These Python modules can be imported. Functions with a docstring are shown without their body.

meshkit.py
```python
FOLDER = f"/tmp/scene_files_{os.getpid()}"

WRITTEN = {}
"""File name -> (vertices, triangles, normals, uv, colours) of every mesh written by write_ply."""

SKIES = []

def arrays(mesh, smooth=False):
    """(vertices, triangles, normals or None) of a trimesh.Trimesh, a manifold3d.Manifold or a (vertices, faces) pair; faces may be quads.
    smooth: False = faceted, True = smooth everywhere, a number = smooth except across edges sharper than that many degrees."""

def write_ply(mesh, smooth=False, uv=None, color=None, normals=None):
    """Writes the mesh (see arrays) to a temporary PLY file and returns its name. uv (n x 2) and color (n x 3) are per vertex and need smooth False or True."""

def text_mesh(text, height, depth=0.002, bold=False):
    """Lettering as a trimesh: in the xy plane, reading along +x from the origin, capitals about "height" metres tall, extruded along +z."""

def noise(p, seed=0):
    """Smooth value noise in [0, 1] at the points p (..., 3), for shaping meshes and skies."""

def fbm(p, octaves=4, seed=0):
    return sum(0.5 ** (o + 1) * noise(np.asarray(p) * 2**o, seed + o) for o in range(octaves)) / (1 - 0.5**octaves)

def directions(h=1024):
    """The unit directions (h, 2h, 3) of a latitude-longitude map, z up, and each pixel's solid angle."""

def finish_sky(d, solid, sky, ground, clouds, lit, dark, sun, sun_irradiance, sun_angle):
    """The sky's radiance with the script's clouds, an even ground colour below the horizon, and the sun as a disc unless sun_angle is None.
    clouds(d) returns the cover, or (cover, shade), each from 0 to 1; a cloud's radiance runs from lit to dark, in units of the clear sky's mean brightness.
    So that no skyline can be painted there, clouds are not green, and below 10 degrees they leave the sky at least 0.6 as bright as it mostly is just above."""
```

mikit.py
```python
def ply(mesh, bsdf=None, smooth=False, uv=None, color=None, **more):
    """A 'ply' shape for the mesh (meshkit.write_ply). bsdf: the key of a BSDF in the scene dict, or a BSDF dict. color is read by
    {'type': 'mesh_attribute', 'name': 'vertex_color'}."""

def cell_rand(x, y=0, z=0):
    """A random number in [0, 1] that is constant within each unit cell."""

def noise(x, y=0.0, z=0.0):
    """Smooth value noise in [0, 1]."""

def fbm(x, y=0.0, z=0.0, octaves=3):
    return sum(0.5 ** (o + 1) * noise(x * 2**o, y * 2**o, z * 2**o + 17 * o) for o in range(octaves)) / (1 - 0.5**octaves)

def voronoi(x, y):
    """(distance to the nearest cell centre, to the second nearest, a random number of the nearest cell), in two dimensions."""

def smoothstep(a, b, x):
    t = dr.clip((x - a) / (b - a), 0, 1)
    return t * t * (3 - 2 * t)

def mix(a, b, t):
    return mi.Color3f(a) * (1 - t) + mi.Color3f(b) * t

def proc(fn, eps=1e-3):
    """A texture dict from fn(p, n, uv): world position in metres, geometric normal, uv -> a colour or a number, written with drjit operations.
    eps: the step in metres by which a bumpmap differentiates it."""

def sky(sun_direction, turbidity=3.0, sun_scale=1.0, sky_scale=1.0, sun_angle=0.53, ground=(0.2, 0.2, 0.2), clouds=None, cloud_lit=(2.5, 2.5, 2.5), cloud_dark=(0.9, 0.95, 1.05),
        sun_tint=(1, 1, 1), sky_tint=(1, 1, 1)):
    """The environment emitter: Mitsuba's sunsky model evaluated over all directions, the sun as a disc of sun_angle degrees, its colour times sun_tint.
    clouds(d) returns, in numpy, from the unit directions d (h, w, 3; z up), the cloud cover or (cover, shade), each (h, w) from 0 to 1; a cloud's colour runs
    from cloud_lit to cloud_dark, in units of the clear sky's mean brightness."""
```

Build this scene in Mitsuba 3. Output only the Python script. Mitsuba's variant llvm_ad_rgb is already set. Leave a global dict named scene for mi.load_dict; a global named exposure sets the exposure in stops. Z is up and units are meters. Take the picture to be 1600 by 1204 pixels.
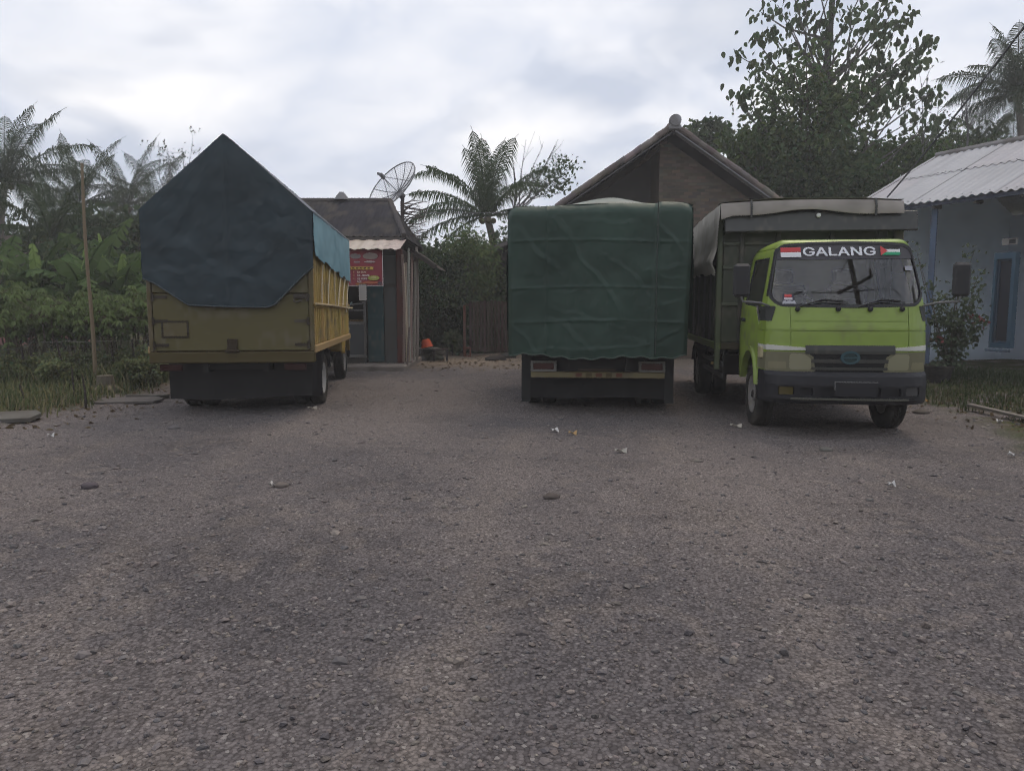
import math, random
import numpy as np
import trimesh, shapely, mitsuba as mi, drjit as dr
import manifold3d as m3
from shapely.geometry import Polygon, Point, box as sbox
from shapely import affinity
import meshkit, mikit
from mikit import proc, noise, fbm, voronoi, cell_rand, smoothstep, mix

T = mi.ScalarTransform4f
scene, labels = {}, {}

# ------------------------------------------------------------------ camera, sky, exposure
PITCH, FOCAL, EYE = math.radians(6.13), 1155.0, 1.5          # focal length in pixels of the 1600 wide photograph
FOV = 2 * math.degrees(math.atan(800 / FOCAL))
scene['camera'] = {'type': 'perspective', 'fov': FOV, 'fov_axis': 'x', 'near_clip': 0.05, 'far_clip': 2000.0,
    'to_world': T().look_at(origin=[0, 0, EYE], target=[0, math.cos(PITCH), EYE - math.sin(PITCH)], up=[0, 0, 1])}
exposure = 0.93

HAZE = 0.0026
scene['haze_air'] = {'type': 'homogeneous', 'albedo': 0.95, 'sigma_t': HAZE}
scene['camera']['medium'] = {'type': 'ref', 'id': 'haze_air'}

def sky_clouds(d):
    """Broken bright overcast: soft banks with lit tops and greyer undersides, thin blue-grey between them."""
    z = np.maximum(d[..., 2], 0.0)
    q = np.stack([d[..., 0] / (1 + z) * 3.0, d[..., 1] / (1 + z) * 3.0, z * 3.6], -1)
    warp = meshkit.fbm(q * 1.6 + 4.0, 4, seed=5) - 0.5
    q2 = q + warp[..., None] * np.array([0.7, 0.7, 0.55])
    a = meshkit.fbm(q2 * 1.5 + 1.7, 5, seed=11)
    puff = sum(0.48 ** o * np.abs(2 * meshkit.noise(q2 * 2.3 * 2.05 ** o + 9.0, seed=31 + o) - 1) for o in range(5)) / 1.85
    up = meshkit.fbm((q2 + np.array([0.0, 0.0, 0.10])) * 1.5 + 1.7, 4, seed=11)
    cover = 0.80 + 0.20 * np.clip((a - 0.40) / 0.10, 0, 1)
    shade = np.clip(0.50 + (0.42 - puff) * 1.5 + (up - a) * 1.2 - (a - 0.5) * 1.1, 0, 1)
    return cover, shade

scene['sky'] = mikit.sky((0.22, 0.42, 0.88), turbidity=4.0, sun_scale=0.42, sky_scale=1.0, sun_angle=24.0, clouds=sky_clouds,
                         cloud_lit=(5.7, 5.66, 5.75), cloud_dark=(3.85, 4.12, 4.75), sky_tint=(1.0, 0.97, 0.98), ground=(0.12, 0.11, 0.1))

# ------------------------------------------------------------------ materials (each defined once)
def unpack(p, n, uv):
    """A mesh's own tone: u holds the packed colour, v its local brightness (see tones)."""
    q = dr.floor(uv.x + 0.5); r = dr.floor(q / 16384.0); q = q - r * 16384.0; g = dr.floor(q / 128.0); b = q - g * 128.0
    return mi.Color3f(r / 127.0, g / 127.0, b / 127.0) ** 2.5 * uv.y
def tones(c, local):
    c = np.clip(np.asarray(c, float), 1e-4, 1)
    base = np.tile(c.mean(0), (len(c), 1)) if local else c
    q = np.clip(np.round(base ** (1 / 2.5) * 127), [0, 0, 3], [127, 127, 124])
    back = (q / 127) ** 2.5
    return np.stack([q @ [16384.0, 128.0, 1.0], c.sum(1) / np.maximum(back.sum(1), 1e-6)], 1)
VC = proc(unpack)
def rgb(*c): return {'type': 'rgb', 'value': list(c)}
def principled(base, rough=0.6, **k): return {'type': 'principled', 'base_color': base, 'roughness': rough, **k}
def two(b): return {'type': 'twosided', 'bsdf': b}

def dirt(p, n, uv):
    a = fbm(p.x * 2.1, p.y * 2.1, p.z * 2.8, 2)
    b = noise(p.x * 17 + 7, p.y * 17, p.z * 8)
    low = 1 - smoothstep(0.25, 1.1, p.z)
    return dr.clip(smoothstep(0.50, 0.85, a * 0.65 + b * 0.35) * 0.55 + low * 0.32 * b + 0.05, 0, 1)
def stain(p, n, uv):
    a = fbm(p.x * 3.1 + 3, p.y * 3.1, p.z * 2.1, 2)
    b = noise(p.x * 29, p.y * 29, p.z * 29)
    return dr.clip(smoothstep(0.42, 0.75, a) * 0.5 + 0.22 * b, 0, 1)
def diffuse(c): return {'type': 'diffuse', 'reflectance': c}

scene['vc_paint'] = two({'type': 'blendbsdf', 'weight': proc(dirt), 'bsdf_0': principled(VC, 0.36, specular=0.45, clearcoat=0.25, clearcoat_gloss=0.6), 'bsdf_1': diffuse(rgb(0.15, 0.13, 0.105))})
scene['vc_matte'] = two({'type': 'blendbsdf', 'weight': proc(stain), 'bsdf_0': diffuse(VC), 'bsdf_1': diffuse(rgb(0.10, 0.088, 0.075))})
scene['vc_clean'] = two(principled(VC, 0.55, specular=0.35))
scene['vc_tarp'] = two(principled(VC, 0.48, specular=0.28))
scene['vc_wood'] = two(diffuse(VC))
scene['vc_leaf'] = {'type': 'principledthin', 'base_color': VC, 'roughness': 0.5, 'diff_trans': 0.75, 'spec_trans': 0.0, 'eta': 1.4}
scene['vc_metal'] = two(principled(VC, 0.35, metallic=0.85))
scene['glass'] = {'type': 'thindielectric', 'int_ior': 1.52, 'specular_transmittance': rgb(0.14, 0.16, 0.17)}
scene['vc_lens'] = two(principled(VC, 0.14, specular=0.5))

def ground_color(p, n, uv):
    """Packed dirt with small stones; grass soil beside the yard, the sunlit back of the drive painted as lighter sandy earth."""
    x, y = p.x, p.y
    d1, d2, r = voronoi(x * 66, y * 66)
    mid = fbm(x * 2.6 + 9, y * 2.6, 0, 3)
    big = fbm(x * 0.55, y * 0.55, 0, 2)
    base = mix((0.172, 0.150, 0.143), (0.108, 0.099, 0.102), smoothstep(0.22, 0.78, big * 0.65 + mid * 0.35))
    base = mix(base, (0.195, 0.168, 0.152), smoothstep(0.52, 0.78, mid * 0.6 + noise(x * 9, y * 9) * 0.4) * 0.5)
    bend = 0.10 * dr.sin(y * 0.7)
    track = mi.Float(0)
    for x0, k in ((-4.55, -0.10), (-2.95, -0.10), (0.35, 0.10), (1.95, 0.10), (2.95, -0.16), (4.55, -0.16)):
        track += dr.exp(-dr.square((x - x0 - k * (y - 10) - bend) / 0.20))
    base = mix(base, (0.182, 0.158, 0.146), track * 0.62 * smoothstep(0.25, 0.6, mid))
    base = base * (1 - 0.10 * smoothstep(0.60, 0.72, noise(x * 0.9 + 31, y * 1.3)) * smoothstep(0.35, 0.6, mid))
    st = base * (0.62 + 0.75 * r) * (1 - 0.32 * smoothstep(0.35, 0.6, d1))
    st = mix(st, (0.33, 0.31, 0.29), dr.select(r > 0.985, 0.4, 0.0))
    st = mix(st, mix((0.24, 0.19, 0.145), (0.16, 0.13, 0.10), mid), smoothstep(16.5, 20.5, y + (mid - 0.5) * 3) * 0.85)  # sunlight on the far drive painted in as a lighter sandy tone
    wob = (big - 0.5) * 1.6 + (mid - 0.5) * 0.6
    right = smoothstep(-0.35, 0.5, x - 5.75 + wob - (y - 9) * 0.16)
    left = smoothstep(-0.3, 0.3, -x - 6.35 + wob * 0.6)
    soil = mix((0.125, 0.098, 0.072), (0.055, 0.068, 0.028), smoothstep(0.38, 0.62, mid * 0.7 + r * 0.3)) * (0.7 + 0.5 * r)
    return mix(st, soil, dr.maximum(left, right * smoothstep(0.36, 0.56, mid + r * 0.16)))
scene['gravel_mat'] = two(diffuse(proc(ground_color)))

# ------------------------------------------------------------------ scene helpers
used, place = set(), {}
def numbered(k):
    if k not in used:
        used.add(k); return k
    i = 1
    while f'{k}_{i:03d}' in used: i += 1
    k = f'{k}_{i:03d}'; used.add(k); return k
def pose(x=0, y=0, z=0, deg=0):
    a = math.radians(deg); c, s = math.cos(a), math.sin(a)
    return np.array([[c, -s, 0, x], [s, c, 0, y], [0, 0, 1, z], [0, 0, 0, 1.0]])
def put(key, mesh, mat, col=(0.5, 0.5, 0.5), smooth=False, M=None):
    v, f, _ = meshkit.arrays(mesh, smooth)
    local = v
    if M is not None: v = v @ M[:3, :3].T + M[:3, 3]
    kw = {}
    if mat.startswith('vc_'):
        c = np.asarray(col(local), float) if callable(col) else (np.asarray(col, float) if np.ndim(col) == 2 else np.tile(np.asarray(col, float), (len(v), 1)))
        if mat == 'vc_leaf': c = c * 0.82 + 0.18 * c.mean(1, keepdims=True) * np.array([1.05, 1.03, 0.9])
        kw['uv'] = tones(c, callable(col))
    scene[key] = mikit.ply((v, f), mat, smooth=bool(smooth), **kw)
    return key
def thing(name, label, cat, M=None, group=None):
    k = numbered(name); place[k] = np.eye(4) if M is None else M
    labels[k] = {'label': label, 'category': cat}
    if group: labels[k]['group'] = group
    return k
def part(parent, name, mesh, mat, col=(0.5, 0.5, 0.5), smooth=False, label=None, kind=None):
    k = numbered(f'{parent}__{name}'); place[k] = place[parent]
    put(k, mesh, mat, col, smooth, place[parent])
    if label or kind: labels[k] = {**({'label': label} if label else {}), **({'kind': kind} if kind else {})}
    return k
def single(name, mesh, mat, col, label, cat, M=None, smooth=False, group=None, kind=None):
    k = numbered(name); place[k] = np.eye(4) if M is None else M
    put(k, mesh, mat, col, smooth, M)
    labels[k] = {'label': label, 'category': cat}
    if group: labels[k]['group'] = group
    if kind: labels[k]['kind'] = kind
    return k
def setting(name, mesh, mat, label, col=(0.5, 0.5, 0.5), smooth=False):
    k = numbered(name); place[k] = np.eye(4); put(k, mesh, mat, col, smooth); labels[k] = {'label': label, 'kind': 'structure'}; return k
def at(px, py, Y):
    """The point at depth Y (metres north of the camera) that the photograph shows at this pixel."""
    u, v = (px - 800) / FOCAL, (602 - py) / FOCAL
    ry, rz = math.cos(PITCH) + v * math.sin(PITCH), -math.sin(PITCH) + v * math.cos(PITCH)
    return np.array([u / ry * Y, Y, EYE + rz / ry * Y])
def on_ground(px, py, z=0.0):
    u, v = (px - 800) / FOCAL, (602 - py) / FOCAL
    ry, rz = math.cos(PITCH) + v * math.sin(PITCH), -math.sin(PITCH) + v * math.cos(PITCH)
    t = (z - EYE) / rz
    return np.array([u * t, ry * t, z])

# ------------------------------------------------------------------ mesh helpers
def TM(v, f): return trimesh.Trimesh(np.asarray(v, float), np.asarray(f, int), process=False)
def join(ms):
    vs, fs, n = [], [], 0
    for m in ms:
        v, f, _ = meshkit.arrays(m)
        vs.append(v); fs.append(f + n); n += len(v)
    return TM(np.vstack(vs), np.vstack(fs))
def hull(pts): return m3.Manifold.hull_points(np.asarray(pts, float))
def box(x0, x1, y0, y1, z0, z1, b=0.0):
    lo, hi = np.minimum([x0, y0, z0], [x1, y1, z1]), np.maximum([x0, y0, z0], [x1, y1, z1])
    b = min(b, 0.45 * (hi - lo).min())
    if b <= 0:
        m = trimesh.creation.box(bounds=[lo, hi]); return TM(m.vertices, m.faces)
    pts = []
    for i in range(8):
        c = [(hi if i >> k & 1 else lo)[k] for k in range(3)]
        s = [(-1 if i >> k & 1 else 1) for k in range(3)]
        for k in range(3):
            q = list(c)
            for j in range(3):
                if j != k: q[j] += s[j] * b
            pts.append(q)
    v, f, _ = meshkit.arrays(hull(pts))
    return TM(v, f)
def moved(m, x=0, y=0, z=0, rx=0, ry=0, rz=0):
    v, f, _ = meshkit.arrays(m)
    R = trimesh.transformations.euler_matrix(math.radians(rx), math.radians(ry), math.radians(rz))[:3, :3]
    return TM(v @ R.T + [x, y, z], f)
def frame(d):
    d = np.asarray(d, float); d = d / (np.linalg.norm(d) + 1e-12)
    a = np.cross(d, [0, 0, 1] if abs(d[2]) < 0.9 else [1, 0, 0]); a /= np.linalg.norm(a)
    return d, a, np.cross(a, d)
def beam(p0, p1, w, h=None, b=0.0):
    p0, p1 = np.asarray(p0, float), np.asarray(p1, float)
    d, a, c = frame(p1 - p0); L = np.linalg.norm(p1 - p0)
    v, f, _ = meshkit.arrays(box(-w / 2, w / 2, 0, L, -(h or w) / 2, (h or w) / 2, b))
    return TM(p0 + v[:, :1] * a + v[:, 1:2] * d + v[:, 2:] * c, f)
def tube(points, radii, sides=6, cap=True):
    p = np.asarray(points, float); n = len(p)
    r = np.broadcast_to(np.asarray(radii, float), (n,))
    t = np.gradient(p, axis=0); t /= np.linalg.norm(t, axis=1, keepdims=True) + 1e-12
    ref = np.array([0, 0, 1.0]) if abs(t[:, 2]).mean() < 0.8 else np.array([1.0, 0, 0])
    a = np.cross(t, ref); a /= np.linalg.norm(a, axis=1, keepdims=True) + 1e-12
    b = np.cross(a, t); ang = np.arange(sides) * 2 * np.pi / sides
    v = (p[:, None] + r[:, None, None] * (np.cos(ang)[None, :, None] * a[:, None] + np.sin(ang)[None, :, None] * b[:, None])).reshape(-1, 3)
    i, j = np.meshgrid(np.arange(n - 1), np.arange(sides), indexing='ij')
    q = np.stack([i * sides + j, i * sides + (j + 1) % sides, (i + 1) * sides + (j + 1) % sides, (i + 1) * sides + j], -1).reshape(-1, 4)
    f = np.vstack([q[:, [0, 1, 2]], q[:, [0, 2, 3]]])
    if cap:
        v = np.vstack([v, p[0], p[-1]]); k = len(v) - 2; s = np.arange(sides)
        f = np.vstack([f, np.stack([np.full(sides, k), (s + 1) % sides, s], 1), np.stack([np.full(sides, k + 1), (n - 1) * sides + s, (n - 1) * sides + (s + 1) % sides], 1)])
    return TM(v, f)
def lathe(profile, sides=32, axis='z'):
    pr = np.asarray(profile, float); ang = np.arange(sides) * 2 * np.pi / sides
    v = np.stack([pr[:, :1] * np.cos(ang), pr[:, :1] * np.sin(ang), np.repeat(pr[:, 1:], sides, 1)], -1).reshape(-1, 3)
    n = len(pr); i, j = np.meshgrid(np.arange(n - 1), np.arange(sides), indexing='ij')
    q = np.stack([i * sides + j, i * sides + (j + 1) % sides, (i + 1) * sides + (j + 1) % sides, (i + 1) * sides + j], -1).reshape(-1, 4)
    if axis == 'x': v = v[:, [2, 0, 1]]
    if axis == 'y': v = v[:, [1, 2, 0]]
    return TM(v, np.vstack([q[:, [0, 1, 2]], q[:, [0, 2, 3]]]))
def grid(nu, nv, fn, thick=None):
    """A sheet from fn(u, v) -> points; u and v run from 0 to 1."""
    u, v = np.meshgrid(np.linspace(0, 1, nu), np.linspace(0, 1, nv), indexing='ij')
    P = fn(u, v).reshape(-1, 3)
    i, j = np.meshgrid(np.arange(nu - 1), np.arange(nv - 1), indexing='ij')
    q = np.stack([i * nv + j, (i + 1) * nv + j, (i + 1) * nv + j + 1, i * nv + j + 1], -1).reshape(-1, 4)
    f = np.vstack([q[:, [0, 1, 2]], q[:, [0, 2, 3]]])
    if thick is None: return TM(P, f)
    m = trimesh.Trimesh(P, f, process=False); Q = P - np.asarray(m.vertex_normals) * thick; k = len(P)
    rim = [a * nv for a in range(nu)] + [(nu - 1) * nv + b for b in range(1, nv)] + [a * nv + nv - 1 for a in range(nu - 2, -1, -1)] + [b for b in range(nv - 2, 0, -1)]
    r0, r1 = np.array(rim), np.roll(rim, -1)
    side = np.vstack([np.stack([r0, r0 + k, r1], 1), np.stack([r1, r0 + k, r1 + k], 1)])
    return TM(np.vstack([P, Q]), np.vstack([f, f[:, ::-1] + k, side]))
def rounded(pts, r): 
    p = Polygon(pts) if not hasattr(pts, 'buffer') else pts
    return p.buffer(-r, quad_segs=6).buffer(r, quad_segs=6)
def xsec(poly):
    polys = list(getattr(poly, 'geoms', [poly])); rings = []
    for g in polys:
        g = shapely.geometry.polygon.orient(g)
        rings.append(np.array(g.exterior.coords)[:-1]); rings += [np.array(h.coords)[:-1] for h in g.interiors]
    return m3.CrossSection(rings, m3.FillRule.EvenOdd)
def prism_x(poly, x0, x1):      # poly in (y, z)
    return m3.Manifold.extrude(xsec(poly), x1 - x0).transform(np.array([[0, 0, 1, x0], [1, 0, 0, 0], [0, 1, 0, 0.0]]))
def prism_y(poly, y0, y1):      # poly in (x, z)
    return m3.Manifold.extrude(xsec(poly), y1 - y0).transform(np.array([[1, 0, 0, 0], [0, 0, -1, y1], [0, 1, 0, 0.0]]))
def prism_z(poly, z0, z1):
    return m3.Manifold.extrude(xsec(poly), z1 - z0).translate([0, 0, z0])
def mfbox(x0, x1, y0, y1, z0, z1): return m3.Manifold.cube([x1 - x0, y1 - y0, z1 - z0]).translate([x0, y0, z0])
def streaks(v):
    """Weathered grey sheet with rust running down it."""
    a = meshkit.fbm(v * 0.9, 4, seed=71)[:, None]; b = meshkit.fbm(v * np.array([5.5, 0.35, 0.35]), 4, seed=72)[:, None]
    c = np.array([.47, .465, .475]) * (1 - .16 * np.clip(a * 2 - .6, 0, 1)); k = .35 * np.clip((b - .56) / .2, 0, 1)
    return c * (1 - k) + np.array([.30, .25, .215]) * k
def plaster(v):
    a = meshkit.fbm(v * 1.3, 4, seed=73)[:, None]; b = meshkit.fbm(v * np.array([6.0, 6.0, 1.6]), 4, seed=74)[:, None]
    c = np.array([.68, .77, .88]) * (.86 + .28 * a); k = .14 * np.clip((b - .52) / .2, 0, 1) + .45 * np.clip((.55 - v[:, 2:] - a * .3) / .45, 0, 1)
    return c * (1 - k) + np.array([.30, .30, .30]) * k
def jitter(col, amount, seed=0, scale=6.0):
    """Vertex colours round one tone: patchy wear."""
    c = np.asarray(col, float)
    return lambda v: c * (1 + amount * (meshkit.fbm(v * scale + seed * 3.1, 3, seed=seed)[:, None] * 2 - 1))
def tint(col, rng, amount): return np.clip(np.asarray(col) * (1 + amount * (rng.random() * 2 - 1)) * (1 + 0.3 * amount * (rng.random(3) * 2 - 1)), 0, 1)
def norm(a): return a / (np.linalg.norm(a, axis=-1, keepdims=True) + 1e-12)
def leaf_mesh(pos, direc, size, width, col, rng, fold=0.12, droop=0.0):
    """Many pointed leaves of four points each; returns (mesh, vertex colours)."""
    n = len(pos); d = norm(np.asarray(direc, float)); size = np.broadcast_to(size, (n,))[:, None]
    s = norm(np.cross(d, rng.normal(size=(n, 3)))); up = np.cross(s, d)
    mid = pos + d * size * 0.45; tip = pos + d * size - np.array([0, 0, 1]) * size * droop
    v = np.stack([pos, mid + s * size * width + up * size * fold, tip, mid - s * size * width + up * size * fold], 1).reshape(-1, 3)
    k = np.arange(n)[:, None] * 4
    f = np.vstack([k + [0, 1, 2], k + [0, 2, 3]])
    c = np.repeat(np.broadcast_to(col, (n, 3)), 4, axis=0)
    return TM(v, f), c

# ================================================================== SETTING: ground
rng = np.random.default_rng(7)
def axis_steps(a, b, fine0, fine1, hf, hc):
    out = [a]
    while out[-1] < b: out.append(out[-1] + (hf if fine0 <= out[-1] <= fine1 else hc))
    return np.array(out)
gx, gy = axis_steps(-34, 34, -9, 9, 0.06, 0.5), axis_steps(-8, 46, 1.5, 14, 0.045, 0.4)
GX, GY = np.meshgrid(gx, gy, indexing='ij')
def ground_z(x, y):
    x, y = np.asarray(x, float), np.asarray(y, float)
    p = np.stack([x, y, 0 * x], -1)
    z = (meshkit.fbm(p * 0.55, 3, seed=3) - 0.5) * 0.05 + (meshkit.fbm(p * 3.0, 3, seed=4) - 0.5) * 0.035 + (meshkit.fbm(p * 11.0, 3, seed=6) - 0.5) * 0.016
    side = np.clip((-x - 6.2) / 0.7, 0, 1) * 0.09 + np.clip((x - 6.0) / 2.5, 0, 1) * 0.07
    return z + side * (y < 30)
def drape(x, y, dz=0.0): return np.array([x, y, float(ground_z(x, y)) + dz])
P = np.stack([GX, GY, ground_z(GX, GY)], -1).reshape(-1, 3)
n0, n1 = GX.shape; ii, jj = np.meshgrid(np.arange(n0 - 1), np.arange(n1 - 1), indexing='ij')
Q = np.stack([ii * n1 + jj, (ii + 1) * n1 + jj, (ii + 1) * n1 + jj + 1, ii * n1 + jj + 1], -1).reshape(-1, 4)
setting('gravel_yard', (P, Q), 'gravel_mat', 'brown gravel and dirt yard in front of the parked trucks', smooth=True)
setting('ground', (np.array([[-400, -400, -0.22], [400, -400, -0.22], [400, 500, -0.22], [-400, 500, -0.22]]), np.array([[0, 1, 2, 3]])), 'vc_wood', 'flat green and brown land beyond the yard', (.06, .07, .035))

scene['haze'] = {'type': 'cube', 'to_world': T().translate([0, 50, 6.4]).scale([410, 460, 7.9]), 'bsdf': {'type': 'null'}, 'interior': {'type': 'ref', 'id': 'haze_air'}}
labels['haze'] = {'label': 'thin humid haze over the yard and the trees', 'category': 'haze', 'kind': 'stuff'}

# loose stones of the gravel: one countless mass
ico = trimesh.creation.icosphere(subdivisions=0)
def stones(n, xr, yr, s0, s1, seed, tones):
    r = np.random.default_rng(seed)
    y = yr[0] + (yr[1] - yr[0]) * r.random(n) ** 1.8
    x = r.uniform(xr[0], xr[1], n) * np.minimum(1, 0.25 + y / 9)
    s = s0 + (s1 - s0) * r.random(n) ** 4
    V = np.asarray(ico.vertices)[None] * (s[:, None] * r.uniform(0.55, 1.25, (n, 3)))[:, None] * r.uniform(0.72, 1.2, (n, 12, 1))
    a = r.uniform(0, 6.28, n); c, sn = np.cos(a), np.sin(a)
    V = np.stack([V[..., 0] * c[:, None] - V[..., 1] * sn[:, None], V[..., 0] * sn[:, None] + V[..., 1] * c[:, None], V[..., 2] * 0.62], -1)
    V += np.stack([x, y, ground_z(x, y) + s * 0.12], -1)[:, None]
    F = (np.asarray(ico.faces)[None] + np.arange(n)[:, None, None] * 12).reshape(-1, 3)
    t = np.asarray(tones)[r.integers(0, len(tones), n)] * r.uniform(0.65, 1.2, (n, 1))
    return TM(V.reshape(-1, 3), F), np.repeat(t, 12, axis=0)
TONES = [(.15, .125, .118), (.12, .105, .104), (.09, .082, .086), (.175, .15, .135), (.13, .108, .10), (.115, .105, .105)]
m, c = stones(52000, (-8.2, 8.2), (1.8, 15), 0.004, 0.020, 21, TONES)
single('gravel', m, 'vc_clean', c, 'loose brown and grey stones strewn over the yard', 'gravel', kind='stuff')
m, c = stones(2400, (-7, 6.4), (3, 22), 0.010, 0.036, 22, TONES)
single('gravel', m, 'vc_clean', c, 'larger grey and brown stones lying on the yard', 'gravel', kind='stuff')

# ================================================================== TRUCKS
GREEN, YELLOW, DARKGREY = (0.212, 0.295, 0.044), (0.34, 0.235, 0.045), (0.035, 0.036, 0.04)
PROFILE = [(-.78, .60), (.88, .60), (.95, .72), (.965, 1.0), (.935, 1.25), (.87, 1.48), (.545, 2.235), (.48, 2.268), (.1, 2.30), (-.60, 2.285), (-.755, 2.21), (-.78, 1.9)]
FRONT = [(-.95, .5), (.95, .5), (.955, 1.1), (.945, 1.46), (.80, 2.14), (.745, 2.24), (.60, 2.315), (0, 2.345), (-.60, 2.315), (-.745, 2.24), (-.80, 2.14), (-.945, 1.46), (-.955, 1.1)]
def cab_shape(off):
    a = rounded(PROFILE, 0.06).buffer(-off, quad_segs=6); b = rounded(FRONT, 0.10).buffer(-off, quad_segs=6)
    return prism_x(a, -1.2, 1.2) ^ prism_y(b, -1.5, 1.5)
def sstep(a, b, x):
    t = np.clip((x - a) / (b - a), 0, 1); return t * t * (3 - 2 * t)
def cab_warp(v):
    v = np.array(v, float); x, y = v[:, 0] / 0.95, v[:, 1]
    k = sstep(0.0, 0.95, y)
    v[:, 1] = y - k * (0.03 * x ** 2 + 0.16 * np.abs(x) ** 7)
    v[:, 0] *= 1 - 0.035 * sstep(0.45, 0.97, y)
    return v
def finish(man, edge=0.07, warp=True):
    v, f, _ = meshkit.arrays(man.refine_to_length(edge) if edge else man)
    return TM(cab_warp(v) if warp else v, f)
def facing(mesh, axis, sign, least=0.4):
    v, f, _ = meshkit.arrays(mesh); n = np.cross(v[f[:, 1]] - v[f[:, 0]], v[f[:, 2]] - v[f[:, 0]]); n /= np.linalg.norm(n, axis=1, keepdims=True) + 1e-12
    return TM(v, f[n[:, axis] * sign > least])
WINDSHIELD = rounded([(-.935, 1.515), (0, 1.497), (.935, 1.515), (.79, 2.195), (.40, 2.218), (0, 2.226), (-.40, 2.218), (-.79, 2.195)], 0.15)
SIDEWIN = rounded([(-.60, 1.52), (.18, 1.49), (.54, 1.27), (.61, 1.40), (.32, 2.08), (-.60, 2.10)], 0.035)
DOOR = rounded(Polygon([(-.68, .74), (.76, .74), (.795, 1.42), (.485, 2.175), (-.68, 2.21)]).difference(Point(0, .42).buffer(.58)), 0.02)
def ws(a, s, lift=0.006):
    """A point of the windshield plane: a across (truck's right is +), s up the slope from its base."""
    d, n = np.array([-.31, .72]) / .784, np.array([.72, .31]) / .784
    return np.stack([a, .87 + d[0] * s + n[0] * lift, 1.48 + d[1] * s + n[1] * lift], -1)
def on_ws(mesh, a_mid, s0, width=None, lift=0.0055):
    """Lays flat artwork (x reading right, y up, z thick) on the windshield as seen from the front."""
    v, f, _ = meshkit.arrays(mesh); x = v[:, 0] - v[:, 0].min(); x = x - x.max() / 2
    if width: x = x * width / (x.max() * 2)
    return TM(cab_warp(ws(a_mid - x, s0 + v[:, 1], lift + v[:, 2])), f)
_cab = []
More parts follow.
